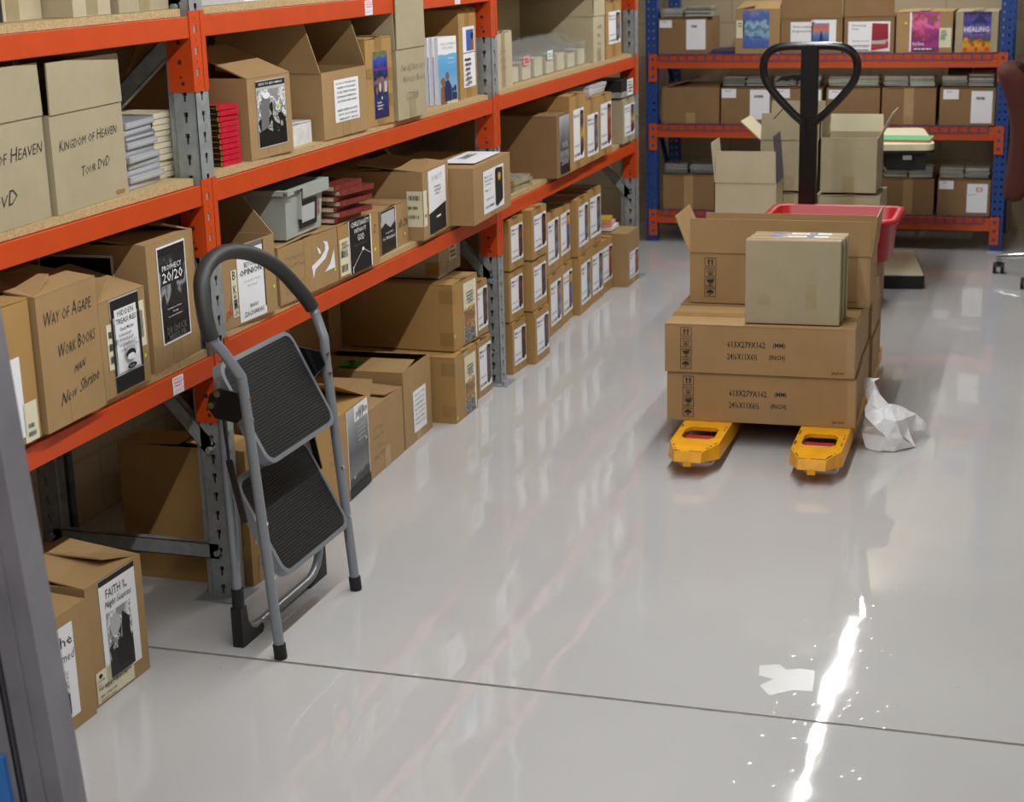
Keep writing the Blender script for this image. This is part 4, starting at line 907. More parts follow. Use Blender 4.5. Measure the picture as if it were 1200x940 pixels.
# rear U frame
yl, yr = 3.232, 3.690
rf = [(.150, yl, .655), (.157, yl, .045), (.157, yl+.03, .018), (.157, yr-.05, .018), (.157, yr, .055), (.150, yr, .655)]
rfp = rounded([rf[0], (.157, yl, .018), (.157, yr, .018), (.151, yr, .60)], .095, 8)
b = MB(); b.tube([L_(p) for p in rfp], .0115, 'silver', 14); b.build('rear_frame', root)
for s, yy in ((1, yl), (-1, yr)):
    b = MB()
    if s > 0: b.tube([L_((.1568, yy, .145)), L_((.157, yy, .06))], .0150, 'gloss_black', 14)
    pts = [(-.016, .10), (-.016, .0), (.085, .0), (.095, .010), (.09, .022), (.060, .020), (.035, .034), (.018, .058), (.012, .10)] if s > 0 else [(-.016, .11), (-.016, .0), (.085, .0), (.09, .006), (.06, .010), (.03, .022), (.006, .05), (-.006, .11)]
    vs = [L_((x, yy+s*u, v)) for x in ((.143, .171) if s > 0 else (.148, .166)) for u, v in pts]; n = len(pts)
    b.add(vs, [tuple(range(n)), tuple(range(2*n-1, n-1, -1))]+[(i, n+i, n+(i+1) % n, (i+1) % n) for i in range(n)], 'gloss_black')
    b.build('rubber_elbow', root)
# steps: trays with ribbed mats
def step(pBL, pBR, pTL, pTR, name='step'):
    BL, BR, TL, TR = map(Vector, (pBL, pBR, pTL, pTR))
    U = (BR-BL); W = U.length; U.normalize(); Vv = (TL-BL); H = Vv.length; Vv.normalize(); Nn = U.cross(Vv)*1; Nn.normalize()
    if Nn.x < 0: Nn = -Nn
    def Pt(u, v, k): return L_(BL+U*u+Vv*v+Nn*k)
    def rr(m, r, seg=6):
        out = []
        for cx, cy, a0 in ((W-m-r, m+r, -90), (W-m-r, H-m-r, 0), (m+r, H-m-r, 90), (m+r, m+r, 180)):
            for k in range(seg+1):
                a = R(a0+90*k/seg); out.append((cx+r*math.cos(a), cy+r*math.sin(a)))
        return out
    o_ = rr(0, .035); i_ = rr(.011, .027); n = len(o_)
    b = MB()
    lay = [(o_, -.022), (o_, .0), (o_, .003), (i_, .004), (i_, .0)]
    vs = [Pt(u, v, k) for pts, k in lay for u, v in pts]; fs = []
    for l in range(len(lay)-1):
        for i in range(n): fs.append((l*n+i, l*n+(i+1) % n, (l+1)*n+(i+1) % n, (l+1)*n+i))
    fs.append(tuple(range(4*n, 5*n)))
    b.add(vs, fs, 'silver'); st = b.build(name, root)
    # ribbed mat
    b = MB(); vs = [Pt(u, v, .0012) for u, v in i_]; b.add(vs, [tuple(range(n))], 'tread')
    nr = 30; m = .012; r = .026
    for k in range(nr):
        v = m+.004+(H-2*m-.008)*(k+.5)/nr; hw = (H-2*m-.008)/nr*.3
        dv = min(v-m, H-m-v); ins = m+(r-math.sqrt(max(0, r*r-(r-dv)**2)) if dv < r else 0)
        a, c = ins+.001, W-ins-.001
        vs = [Pt(a, v-hw, .0012), Pt(c, v-hw, .0012), Pt(c, v+hw, .0012), Pt(a, v+hw, .0012), Pt(a, v-hw*.5, .0032), Pt(c, v-hw*.5, .0032), Pt(c, v+hw*.5, .0032), Pt(a, v+hw*.5, .0032)]
        b.add(vs, [(4, 5, 6, 7), (0, 1, 5, 4), (1, 2, 6, 5), (2, 3, 7, 6), (3, 0, 4, 7)], 'tread')
    mt_ = b.build('ribbed_mat', st)
    return st
step((.262, 3.235, .455), (.262, 3.612, .455), (.150, 3.222, .692), (.150, 3.622, .692))
step((.283, 3.238, .182), (.283, 3.612, .182), (.170, 3.225, .415), (.170, 3.635, .415))
# hinge brackets and links
for yy, s in ((3.204, 1), (3.618, -1)):
    b = MB()
    pts = [(.132, .60), (.150, .575), (.205, .565), (.238, .60), (.225, .635), (.165, .645), (.140, .63)]
    vs = [L_((x, yy+q, z)) for q in (-.003, .003) for x, z in pts]; n = len(pts)
    b.add(vs, [tuple(range(n)), tuple(range(2*n-1, n-1, -1))]+[(i, n+i, n+(i+1) % n, (i+1) % n) for i in range(n)], 'black'); b.build('hinge_bracket', root)
    b = MB(); b.cyl(L_((.145, yy-.008, .605)), L_((.145, yy+.008, .605)), .008, 'chrome', 10); b.cyl(L_((.162, yy-.008, .633)), L_((.162, yy+.008, .633)), .008, 'chrome', 10); b.build('rivet', root)
    b = MB()
    A = Vector((.168, yy, .60)); B_ = Vector((.205, yy, .33)); 
    b.tube([L_(A), L_((.175, yy, .50)), L_((.176, yy, .47))], .0035, 'black', 6)
    d = Vector((.205-.176, 0, .33-.47)).normalized(); nn = Vector((d.z, 0, -d.x))*.0075
    q = [Vector((.176, yy, .475))-nn, Vector((.205, yy, .325))-nn, Vector((.205, yy, .325))+nn, Vector((.176, yy, .475))+nn]
    vs = [L_(v+Vector((0, e, 0))) for e in (-.003, .003) for v in q]
    b.add(vs, [(0, 1, 2, 3), (7, 6, 5, 4), (0, 4, 5, 1), (1, 5, 6, 2), (2, 6, 7, 3), (3, 7, 4, 0)], 'black')
    b.build('folding_link', root)
    for zz in (.625, .575, .33, .20):
        t = zz/.62; xx = .282+(.228-.282)*t+.0128; y0_ = (3.187+(3.205-3.187)*t) if s > 0 else (3.625+(3.635-3.625)*t)
        b = MB(); b.cyl(L_((xx-.004, y0_, zz)), L_((xx+.0015, y0_, zz)), .005, 'chrome', 10); b.build('rivet', root)

# leaning metal post close to the viewer, cut by the left edge
def place_post():
    root = thing('steel_post', 'out-of-focus grey steel post leaning at the left edge, nearest the viewer', 'post', (.713, 1.75, 0))
    T = Matrix.Rotation(R(-4.15), 4, 'Y')
    b = MB(); H = 1.5
    b.box(-.06, 0, -.002, .001, .006, H, 'postgrey', T); b.box(-.003, 0, .001, .05, .006, H, 'postgrey', T)
    b.box(-.165, -.070, -.002, .001, .012, H, 'postgrey', T); b.box(-.070, -.060, .006, .010, .012, H, 'galvd', T)
    b.box(-.073, -.070, -.002, .012, .012, H, 'postgrey', T); b.box(-.060, -.057, .001, .012, .012, H, 'postgrey', T)
    b.box(-.036, -.028, -.0045, -.002, .012, H, 'postgrey', T)
    b.build('post', root)
    b = MB(); b.box(-.20, -.083, -.008, -.0022, .016, .53, 'bluepost', T); b.build('blue_strip', root)
    b = MB(); b.box(-.075, -.045, -.0052, -.0021, 1.02, 1.07, 'dot', T); b.build('sticker', root)
M['postgrey'] = mat_plain('blotchy grey steel', '85838b', .4, metal=.2, noise_amt=.16, scale=9)
M['bluepost'] = mat_plain('blue plastic', '2a78c8', .4)
place_post()

# ================================================================== PALLET TRUCK
PT = Matrix.Translation((1.087, 5.85, 0)) @ Matrix.Rotation(R(1.0), 4, 'Z')
root = thing('pallet_truck', 'yellow pallet truck with black loop handle, carrying the stacked cartons', 'pallet truck', (1.087, 5.85, 0), R(1.0))
# local frame: forks run along -Y from y=0.35 to y=-1.115
def fork(cx):
    y0, y1 = -1.115, .38; w = .076; zt = .083
    out = [(-.040, y0), (.040, y0), (w, y0+.10), (w, y1), (-w, y1), (-w, y0+.10)]
    # densify: pair outer ring with hole ring
    hole = [(-.040, y0+.135), (.040, y0+.135), (.056, y0+.16), (.056, y0+.245), (.040, y0+.27), (-.040, y0+.27), (-.056, y0+.245), (-.056, y0+.16)]
    outer = [(-.042, y0), (.042, y0), (w, y0+.10), (w, y0+.22), (w, y0+.33), (-w, y0+.33), (-w, y0+.22), (-w, y0+.10)]
    n = 8; b = MB()
    for zz, flip in ((zt, 0), (zt-.005, 1)):
        vs = [(cx+x, y, zz) for x, y in outer]+[(cx+x, y, zz) for x, y in hole]
        fs = [(i, (i+1) % n, n+(i+1) % n, n+i) for i in range(n)]
        if flip: fs = [tuple(reversed(f)) for f in fs]
        b.add(vs, fs, 'yellow')
    b.add([(cx+x, y, z) for z in (zt, zt-.012) for x, y in hole], [(i, n+i, n+(i+1) % n, (i+1) % n) for i in range(n)], 'yellow')
    b.box(cx-w, cx+w, y0+.33, y1, zt-.005, zt, 'yellow')
    # skirts: slanted down and outward at the tip
    lo = .038
    sk = [(-.042, y0, zt), (.042, y0, zt), (w, y0+.10, zt), (w, y0+.36, zt), (w, y1, zt)]
    skl = [(-.040, y0-.012, lo+.014), (.040, y0-.012, lo+.014), (w+.004, y0+.085, lo), (w+.002, y0+.36, lo-.012), (w, y1, lo-.012)]
    for sx in (1, -1):
        vs = [(cx+sx*x, y, z) for x, y, z in sk]+[(cx+sx*x, y, z) for x, y, z in skl]
        fs = [(i, i+1, 5+i+1, 5+i) for i in range(1, 4)]
        if sx == 1: fs = [(0, 1, 6, 5)]+fs
        b.add(vs, fs, 'yellow')
    b.box(cx-.012, cx+.012, y0-.014, y0, lo-.0, lo+.02, 'yellow')
    f = b.build('fork', root)
    s_ = f.modifiers.new('Solidify', 'SOLIDIFY'); s_.thickness = .0035; s_.offset = -1
    # black chips along the edges
    r_ = random.Random(int(cx*1000)+5); c_ = MB()
    for k in range(26):
        e = r_.choice([(-.042, y0, .042, y0), (.042, y0, w, y0+.10), (w, y0+.1, w, y0+.3), (-w, y0+.1, -w, y0+.3), (-.042, y0, -w, y0+.10)])
        t = r_.random(); x = e[0]+(e[2]-e[0])*t; y = e[1]+(e[3]-e[1])*t; x *= .93; y += .006
        q = r_.uniform(.001, .003); L2 = r_.uniform(.003, .011); dx, dy = (e[2]-e[0]), (e[3]-e[1]); l = math.hypot(dx, dy); dx /= l; dy /= l
        c_.add([(cx+x+dx*L2-dy*q, y+dy*L2+dx*q, zt+.0003), (cx+x-dx*L2-dy*q, y-dy*L2+dx*q, zt+.0003), (cx+x-dx*L2+dy*q, y-dy*L2-dx*q, zt+.0003), (cx+x+dx*L2+dy*q, y+dy*L2-dx*q, zt+.0003)], [(0, 1, 2, 3)], 'blackm')
    tag(c_.build('paint_chips', root), None, None, None, 'stuff')
    b = MB()
    b.cyl((cx-.045, y0+.2, .0375), (cx+.045, y0+.2, .0375), .037, 'redroller', 24); b.build('load_roller', root)
    b = MB(); b.cyl((cx-.07, y0+.2, .0375), (cx+.07, y0+.2, .0375), .007, 'galv', 10); b.build('axle', root)
fork(-.188); fork(.190)
b = MB(); b.box(-.215, .215, .36, .40, .04, .30, 'yellow'); b.box(-.12, .12, .40, .46, .05, .2, 'yellow'); b.build('head_frame', root, bevel=.004)
b = MB(); b.cyl((0, .50, .13), (0, .50, .36), .045, 'yellow', 20); b.build('pump', root)
for sx in (-.07, .07):
    b = MB(); b.cyl((sx-.025, .50, .09), (sx+.025, .50, .09), .0895, 'blackm', 28); b.build('steer_wheel', root)
b = MB(); b.tube([(0, .50, .34), (-.02, .47, .45), (-.035, .44, .95)], .027, 'black', 16)
b.box(-.068, -.002, .42, .45, .42, 1.215, 'black'); b.build('handle_column', root, bevel=.006)
zl = 0
hp = [(-.035, .435, .905), (.02, .435, .95), (.100, .435, 1.035), (.134, .435, 1.09), (.137, .435, 1.15), (.11, .435, 1.188), (.06, .435, 1.203), (-.035, .435, 1.205), (-.13, .435, 1.203), (-.18, .435, 1.188), (-.207, .435, 1.15), (-.204, .435, 1.09), (-.17, .435, 1.035), (-.09, .435, .95)]
b = MB(); b.tube(smooth(hp+[hp[0]], 4)[:-1], .0155, 'black', 14, closed=True); b.build('handle_loop', root)
b = MB(); pts = [(-.05, 1.10), (-.09, 1.10), (-.14, 1.093), (-.165, 1.07), (-.135, 1.08), (-.12, 1.075), (-.10, 1.083), (-.08, 1.075), (-.05, 1.08)]
vs = [(x, .428+q, z) for q in (0, .014) for x, z in pts]; n = len(pts)
b.add(vs, [tuple(range(n)), tuple(range(2*n-1, n-1, -1))]+[(i, n+i, n+(i+1) % n, (i+1) % n) for i in range(n)], 'black'); b.build('release_lever', root)
b = MB(); b.tube([(-.12, .43, .985), (-.165, .42, .935)], .002, 'black', 6); b.build('zip_tie', root)

# icons and printing for the long cartons
def sqframe(u0, v0, u1, v1, t, asp):
    tv = t*asp
    return [('r', u0, v0, u1, v0+tv, 'pen'), ('r', u0, v1-tv, u1, v1, 'pen'), ('r', u0, v0, u0+t, v1, 'pen'), ('r', u1-t, v0, u1, v1, 'pen')]
def icons(u0, u1, vt, vb, asp):
    out = []; n = 4; hgt = (vt-vb)/n; du = u1-u0
    for i in range(n):
        a = vt-hgt*i; b_ = a-hgt*.86
        out += sqframe(u0, b_, u1, a, .0028, asp)
        X = lambda x: u0+du*x
        Y = lambda y: b_+(a-b_)*y
        if i == 0:
            for c in (.35, .65): out += [('r', X(c-.05), Y(.18), X(c+.05), Y(.65), 'pen'), ('p', [(X(c-.13), Y(.6)), (X(c+.13), Y(.6)), (X(c), Y(.88))], 'pen')]
        elif i == 1: out += [('l', [(X(.2), Y(.75)), (X(.35), Y(.45)), (X(.3), Y(.2)), (X(.7), Y(.2)), (X(.65), Y(.45)), (X(.8), Y(.75))], .002, 'pen'), ('l', [(X(.35), Y(.8)), (X(.5), Y(.55)), (X(.65), Y(.8))], .002, 'pen'), ('r', X(.42), Y(.3), X(.58), Y(.48), 'pen')]
        elif i == 2: out += [('p', [(X(.2), Y(.8)), (X(.85), Y(.88)), (X(.75), Y(.5)), (X(.5), Y(.42)), (X(.25), Y(.55))], 'pen'), ('r', X(.47), Y(.18), X(.53), Y(.45), 'pen'), ('r', X(.3), Y(.14), X(.7), Y(.2), 'pen')]
        else: out += [('p', [(X(.15), Y(.45)), (X(.85), Y(.45)), (X(.75), Y(.7)), (X(.5), Y(.85)), (X(.25), Y(.7))], 'pen'), ('l', [(X(.5), Y(.45)), (X(.5), Y(.18)), (X(.38), Y(.14))], .002, 'pen')]
    return out
def longbox_top(root, w, d, h):
    b = MB(); b.box(-d/2-.028, -d/2+.028, .004, w-.004, h+.0010, h+.0017, 'tape'); b.build('tape', root)
    b = MB(); b.box(.0002, .0009, w-.028, w-.001, .004, h-.004, 'tapeclear'); b.build('tape', root)
def longbox(label, x, y, z, rot=0, ja='JA-509', txt=True, w=.606, **kw):
    asp = w/.163
    hd = icons(.085, .145, .93, .05, asp)
    if txt: hd += [('t', '613X279X162', .335, .55, .535, .68, 'pen'), ('t', '(MM)', .575, .55, .64, .67, 'pen'), ('t', '24¼X11X6½', .335, .30, .495, .43, 'pen'), ('t', '(INCH)', .555, .30, .64, .42, 'pen')]
    hd += [('t', ja, .88, .06, .945, .13, 'pen')]
    root = carton(label, (x, y), -90+rot, w, .279, .1605, z, 'kraft', top='FB', tape=None, hand=hd, labels=kw.pop('labels', []), **kw)
    longbox_top(root, w, .279, .1605)
    return root
zf = .0845
longbox('long printed carton marked 613X279X162, lowest at the front of the pallet truck', .778, 5.062, zf, 2.5)
longbox('long printed carton marked 613X279X162, second layer at the front of the pallet truck', .772, 5.055, zf+.1635, 2.5, 'JA509')
longbox('long carton in the lowest layer directly behind the front one on the pallet truck', .762, 5.362, zf, 1.2)
longbox('long carton in the second layer supporting the big open box', .757, 5.357, zf+.1635, 1.2)
longbox('long carton in the lowest layer, third row on the pallet truck', .765, 5.66, zf, 1)
longbox('long carton in the second layer, third row on the pallet truck', .760, 5.655, zf+.1635, 1)
# big open carton on top, printed icons
w3 = .598
hd = icons(.085, .15, .90, .10, w3/.175)+[('t', 'JA-509', .875, .08, .945, .13, 'pen')]
carton('big open kraft box with raised flaps on top of the long cartons', (.787, 5.366), -90+1.5, w3, .279, .172, .4125, 'kraft', flaps={'F': (89, .115, .0), 'B': (91, .09), 'N': (113, .13, .012), 'R': (96, .13, .012)}, tape='tapeclear', hand=hd,
       labels=[lab(.93, 0.02, .985, .98, [], 'tapeclear', nm='tape')])
# three thin cartons standing against it
nms = ['frontmost plain thin carton standing upright in front of the big open box', 'middle thin carton with blue and white edge sticker, before the big open box', 'rear thin carton with blue and white edge sticker, before the big open box']
for i in range(3):
    root = thing('thin_carton', nms[i], 'box', (1.025+.004*i, 5.092+.053*i, .4125), R(3), None)
    b = MB(); b.box(0, .297, 0, .049, 0, .268, 'olive'); b.build('body', root, bevel=.002)
    b = MB(); b.box(.002, .295, .0015, .006, .268, .2695, 'cream'); b.box(.002, .295, .043, .0475, .268, .2695, 'cream'); b.build('top_fold', root)
    b = MB(); b.box(.002, .295, .008, .041, .268, .2685, 'tape'); b.build('tape', root)
    if i:
        b = MB(); pn = Panel(b, lambda u, v, k: (.065+u, .012+v, .2687+k), .18, .022); pn.plate('paper'); pn.draw([('r', .0, 0, .2, 1, 'bluepic'), ('r', .62, 0, .76, 1, 'bluepic'), ('r', .2, .2, .3, .8, 'skin'), ('r', .35, .35, .58, .5, 'redink')]); b.build('edge_sticker', root)
    else:
        b = MB(); pn = Panel(b, lambda u, v, k: (u, -.0004-k, v), .297, .268); pn.draw([('p', [(.10, .28), (.22, .28), (.24, .06), (.17, .04)], 'grime'), ('p', [(.62, .5), (.74, .5), (.78, .1), (.66, .1)], 'grime')]) if False else None
        b = MB(); b.box(.04, .08, -.0006, -.0001, .06, .09, 'tapeo'); b.build('tape_patch', root); b = MB(); b.box(.19, .225, -.0006, -.0001, .05, .13, 'tapeo'); b.build('tape_patch', root)
carton('tall kraft box standing at the back of the pallet truck under the red tub', (.93, 5.955), -90, .415, .24, .362, zf, 'brown', tape='tape')
# red tub
root = thing('plastic_tub', 'red plastic tub with a rolled rim on the load of the pallet truck', 'tub', (1.175, 6.06, .4575), R(0))
b = MB()
def rrect(hx, hy, r, z, seg=6):
    out = []
    for sx, sy, a0 in ((1, -1, -90), (1, 1, 0), (-1, 1, 90), (-1, -1, 180)):
        for k in range(seg+1):
            a = R(a0+90*k/seg); out.append((sx*(hx-r)+r*math.cos(a), sy*(hy-r)+r*math.sin(a), z))
    return out
lay = [rrect(.195, .13, .05, 0), rrect(.212, .145, .055, .006), rrect(.222, .158, .055, .14), rrect(.244, .178, .05, .145), rrect(.247, .181, .05, .155), rrect(.244, .178, .05, .162), rrect(.222, .157, .045, .163), rrect(.216, .152, .045, .158), rrect(.205, .138, .05, .010), rrect(.19, .125, .045, .006)]
n = len(lay[0]); vs = [v for l in lay for v in l]; fs = []
for l in range(len(lay)-1):
    for i in range(n): fs.append((l*n+i, l*n+(i+1) % n, (l+1)*n+(i+1) % n, (l+1)*n+i))
b.add(vs, fs, 'redplastic', smooth=True); b.add(lay[0], [tuple(range(n-1, -1, -1))], 'redplastic'); b.add(lay[-1], [tuple(range(n))], 'redplastic')
b.build('tub', root)

# crumpled white paper
pp = dict(A=(1.392, 5.25, .21), B=(1.44, 5.25, .213), C=(1.426, 5.22, .206), D=(1.396, 5.22, .165), E=(1.41, 5.18, .146), F=(1.428, 5.22, .185), G=(1.474, 5.22, .134), H=(1.449, 5.17, .128), I=(1.407, 5.15, .131), J=(1.424, 5.18, .131), K=(1.409, 5.14, .112), L=(1.442, 5.12, .085), M=(1.466, 5.14, .109), N=(1.392, 5.2, .061), O=(1.395, 5.17, .045), P=(1.411, 5.15, .002), Q=(1.458, 5.12, .002), Rr=(1.503, 5.13, .004), S=(1.524, 5.15, .043), T=(1.506, 5.15, .095), U=(1.53, 5.2, .031), V=(1.565, 5.2, .002), W=(1.538, 5.22, .059), X=(1.53, 5.22, .091), Y=(1.492, 5.22, .117), Z=(1.503, 5.28, .115), a=(1.553, 5.3, .085), b=(1.588, 5.32, .045), c=(1.583, 5.3, .028), d=(1.543, 5.28, .032), e=(1.6, 5.33, .001),
          g=(1.40, 5.26, .003), h=(1.5, 5.3, .003), i=(1.46, 5.27, .10), j=(1.45, 5.14, .05), k=(1.432, 5.148, .108), m=(1.478, 5.125, .05))
tri = 'A C B|A D C|D F C|D E F|E H F|F H G|E I J|E J H|I K J|J K k|k K L|J k M|k L M|H J M|H M G|K N L|N O L|O j L|O P j|P Q j|L j m|j Q m|Q Rr m|m Rr S|L m T|m S T|L T M|M T G|G T Y|T S U|T U W|U V W|T W X|T X Y|G Y Z|Y X Z|Z X a|X W d|X d a|a d c|a c b|c d e|c e b|N g O|O g P|h V Rr|S V Rr|G Z i|J i H|i g K|K g N|C F i'.split('|')
keys = list(pp); vs = [Vector(pp[k]) for k in keys]
b = MB(); b.add([v-Vector((1.47, 5.2, 0)) for v in vs], [tuple(keys.index(x) for x in t.split()) for t in tri], 'paper')
po = b.build('crumpled_paper', None, (1.47, 5.2, .001)); tag(po, 'crumpled sheet of white packing paper on the floor beside the pallet truck', 'paper')
bmx = bmesh.new(); bmx.from_mesh(po.data); bmesh.ops.remove_doubles(bmx, verts=bmx.verts, dist=.0001)
bmesh.ops.subdivide_edges(bmx, edges=bmx.edges, cuts=2, use_grid_fill=True)
for v in bmx.verts:
    nz_ = noise.noise_vector(v.co*38); v.co += nz_*.0042
    if v.co.z < .001: v.co.z = .001
bmx.to_mesh(po.data); bmx.free()
so = po.modifiers.new('Solidify', 'SOLIDIFY'); so.thickness = .0008

# pale residue patches on the floor
b = MB(); b.add([(1.367, 3.433, 0), (1.41, 3.45, 0), (1.43, 3.425, 0), (1.46, 3.44, 0), (1.492, 3.438, 0), (1.503, 3.33, 0), (1.46, 3.325, 0), (1.414, 3.285, 0), (1.385, 3.33, 0), (1.41, 3.37, 0), (1.375, 3.38, 0)], [tuple(range(11))][::-1], 'residue')
bo = b.build('tape_residue', None, (0, 0, .0004)); bo['label'] = 'irregular pale patch of old tape residue on the floor near the joint'; bo['category'] = 'floor patch'
for v in bo.data.vertices: pass

# ================================================================== REAR BOXES, BENCH
carton('open pale box with a dark printed flap on its right, standing behind the pallet load', (.552, 6.97), -90+1, .262, .2, .27, .318, 'cream', flaps={'F': (90, .135), 'B': (92, .1), 'N': (96, .17), 'R': (85, .2, .004, 'picpurple')}, tape='tapeclear', labels=[])
carton('closed pale box on the floor under the open pale box', (.55, 6.965), -90+1, .27, .2, .3, G, 'cream')
for k in range(2):
    carton(f'beige box in the left column in front of the packing bench, {["on the floor", "second from the floor"][k]}', (.70, 7.20), -90, .262, .28, .25, G+k*.26, 'olive')
    carton(f'beige box in the right column in front of the packing bench, {["on the floor", "second from the floor"][k]}', (.968, 7.17), -90, .262, .30, .25, G+k*.26, 'olive', tape='tapeclear')
carton('tall open beige box with pale flap folded out left, behind the truck handle', (.705, 7.205), -90, .25, .25, .222, .524, 'olive', flaps={'F': (90, .115), 'B': (90, .145), 'N': (138, .12, .004, 'cream'), 'R': (90, .12)}, tape='tapeclear')
carton('open beige box with pale raised flaps right of the truck handle', (.972, 7.18), -90, .238, .27, .235, .524, 'olive', flaps={'B': (88, .075, .004, 'paperc'), 'N': (88, .12), 'R': (118, .12, .004, 'cream')}, tape='tapeclear')
root = thing('packing_bench', 'black framed packing bench with a cream worktop, in front of the blue shelving', 'bench', (1.09, 8.05, 0), R(9))
b = MB(); pts = rrect(.275, .35, .05, 0); n = len(pts)
b.prism([(p[0], p[1]) for p in pts], .628, .64, 'blackm'); b.build('edge_band', root)
b = MB(); b.prism([(p[0]*.985, p[1]*.985) for p in pts], .64, .668, 'desk'); b.build('worktop', root)
b = MB(); b.box(-.24, -.19, .1, .16, .07, .628, 'blackm'); b.box(.0-.24, -.19, -.2, .3, .60, .628, 'blackm'); b.box(-.24, .2, .1, .14, .60, .628, 'blackm'); b.build('column', root)
b = MB(); b.box(-.27, .245, -.38, .26, .002, .062, 'blackm'); b.build('base_plinth', root)
b = MB(); b.box(-.265, .24, -.375, .255, .062, .068, 'desk'); b.build('base_board', root)
b = MB(); b.box(.06, .235, -.32, .05, .545, .628, 'blackm'); dr = b.build('drawer', root)
b = MB(); b.box(.13, .17, -.324, -.32, .595, .615, 'chrome'); b.build('drawer_pull', dr)
b = MB(); b.box(-.12, .12, -.09, .09, 0, .004, 'orange2'); tag(b.build('orange_sheet', None, (1.27, 7.90, .6685), R(-3)), 'orange sheet under the green papers on the packing bench', 'paper')
b = MB(); b.box(-.13, .12, -.08, .10, 0, .005, 'greenp'); tag(b.build('green_papers', None, (1.265, 7.91, .673), R(-2)), 'green papers lying on the packing bench', 'papers')
b = MB()
for k in range(4): b.box(-.06, .06, -.08, .08, .012*k, .012*k+.009, 'paperg')
tag(b.build('white_boxes', None, (.93, 8.1, .6685)), 'small grey white stack of trays at the left end of the packing bench', 'trays')

# ================================================================== BLUE SHELVING
YF = 8.73
def bpost(root, x, y, H, w=.062, d=.05, openback=True):
    b = MB()
    def P(u, v, k): return (x+u, y-k, v)
    def sq(P, width, H, cols, m, t=.002, pitch=.038, s=.011):
        cols = sorted(cols)
        edges = [0]
        for c in cols: edges += [c-s/2, c+s/2]
        edges.append(width)
        def bx(u0, u1, v0, v1):
            vs = [P(u0, v0, 0), P(u1, v0, 0), P(u1, v1, 0), P(u0, v1, 0), P(u0, v0, -t), P(u1, v0, -t), P(u1, v1, -t), P(u0, v1, -t)]
            b.add(vs, [(0, 1, 2, 3), (7, 6, 5, 4), (0, 4, 5, 1), (1, 5, 6, 2), (2, 6, 7, 3), (3, 7, 4, 0)], m)
        for i in range(0, len(edges), 2): bx(edges[i], edges[i+1], 0, H)
        for c in cols:
            v = 0
            while v < H: bx(c-s/2, c+s/2, v, min(H, v+pitch-s)); v += pitch
    sq(P, w, H, [w*.27, w*.73], 'blue')
    sq(lambda u, v, k: (x+w+k, y+.001+u, v), d, H, [d*.5], 'blue')
    sq(lambda u, v, k: (x-k, y+.001+u, v), d, H, [d*.5], 'blue')
    b.build('post', root)
    b = MB(); b.box(x-.01, x+w+.01, y-.02, y+d+.02, 0, .005, 'galv'); b.build('foot_plate', root)
for x, lb_ in ((-.182, 'blue perforated upright at the left end of the rear shelving'), (1.637, 'blue perforated upright at the right end of the rear shelving')):
    root = thing('shelving_upright', lb_, 'shelving frame', (x, YF, 0), 0, 'blue uprights of the rear shelving')
    bpost(root, 0, 0, 2.1); bpost(root, 0, .55, 2.1)
    for za, zb in ((.2, .75), (.78, 1.33), (1.36, 1.9)):
        A, B_ = Vector((.031, .055, zb)), Vector((.031, .545, za)); d = B_-A; ax = d.normalized(); nn = Vector((1, 0, 0)); s_ = ax.cross(nn)
        T = Matrix(((ax.x, nn.x, s_.x, A.x), (ax.y, nn.y, s_.y, A.y), (ax.z, nn.z, s_.z, A.z), (0, 0, 0, 1)))
        b = MB(); b.box(0, d.length, -.008, .008, -.016, -.014, 'blue', T); b.box(0, d.length, -.008, -.006, -.016, .016, 'blue', T); b.build('brace', root)
BZ = [1.004, .638, .172]
for k, z in enumerate(BZ):
    for fr in (True, False):
        y = YF-.004 if fr else YF+.562
        root = thing('shelving_beam', f'orange {"front" if fr else "rear"} beam of the {["upper", "middle", "bottom"][k]} rear shelf', 'beam', (-.118, y, z), 0, 'orange beams of the rear shelving')
        L = 1.753
        b = MB(); b.box(0, L, 0, .04, -.066, -.026, 'orange2'); b.box(0, L, .008, .04, -.026, 0, 'orange2'); b.build('beam_body', root, bevel=.002)
        for xx in (-.046, L-.0):
            c = MB(); c0 = xx+.023; x0_, x1_ = xx, xx+.046
            hs = [-.02, -.065, -.11]; zs = [.008]
            for h_ in hs: zs += [h_+.008, h_-.008]
            zs.append(-.135)
            c.box(x0_, c0-.008, -.006, -.001, -.135, .008, 'orange2'); c.box(c0+.008, x1_, -.006, -.001, -.135, .008, 'orange2')
            for q in range(0, len(zs)-1, 2): c.box(c0-.008, c0+.008, -.006, -.001, zs[q+1], zs[q], 'orange2')
            for h_ in hs: c.box(c0-.008, c0+.008, -.002, -.001, h_-.008, h_+.008, 'hole')
            c.build('end_connector', root)
    # wire deck with waterfall front
    b = MB(); nw = 36
    for i in range(nw):
        xx = .02+i*(1.70/(nw-1))
        b.box(xx-.002, xx+.002, -.007, .57, .001, .005, 'wire'); b.box(xx-.002, xx+.002, -.0085, -.0045, -.026, .005, 'wire')
    b.box(.018, 1.722, -.0095, -.0055, -.028, -.024, 'wire')
    for yy in (-.004, .08, .16, .24, .32, .40, .48, .56): b.box(.018, 1.722, yy-.002, yy+.002, .005, .0085, 'wire')
    tag(b.build('wire_mesh_deck', None, (-.118, YF, z)), f'blue-grey wire mesh deck on the {["upper", "middle", "bottom"][k]} rear shelf', 'mesh deck', 'wire mesh decks of the rear shelving')
def rb(label, x0, x1, zi, h, mat='brown', y=YF+.012, d=.36, **kw):
    return carton(label, (x0, y), -90, x1-x0, d, h, BZ[zi]+.0088, mat, **kw)
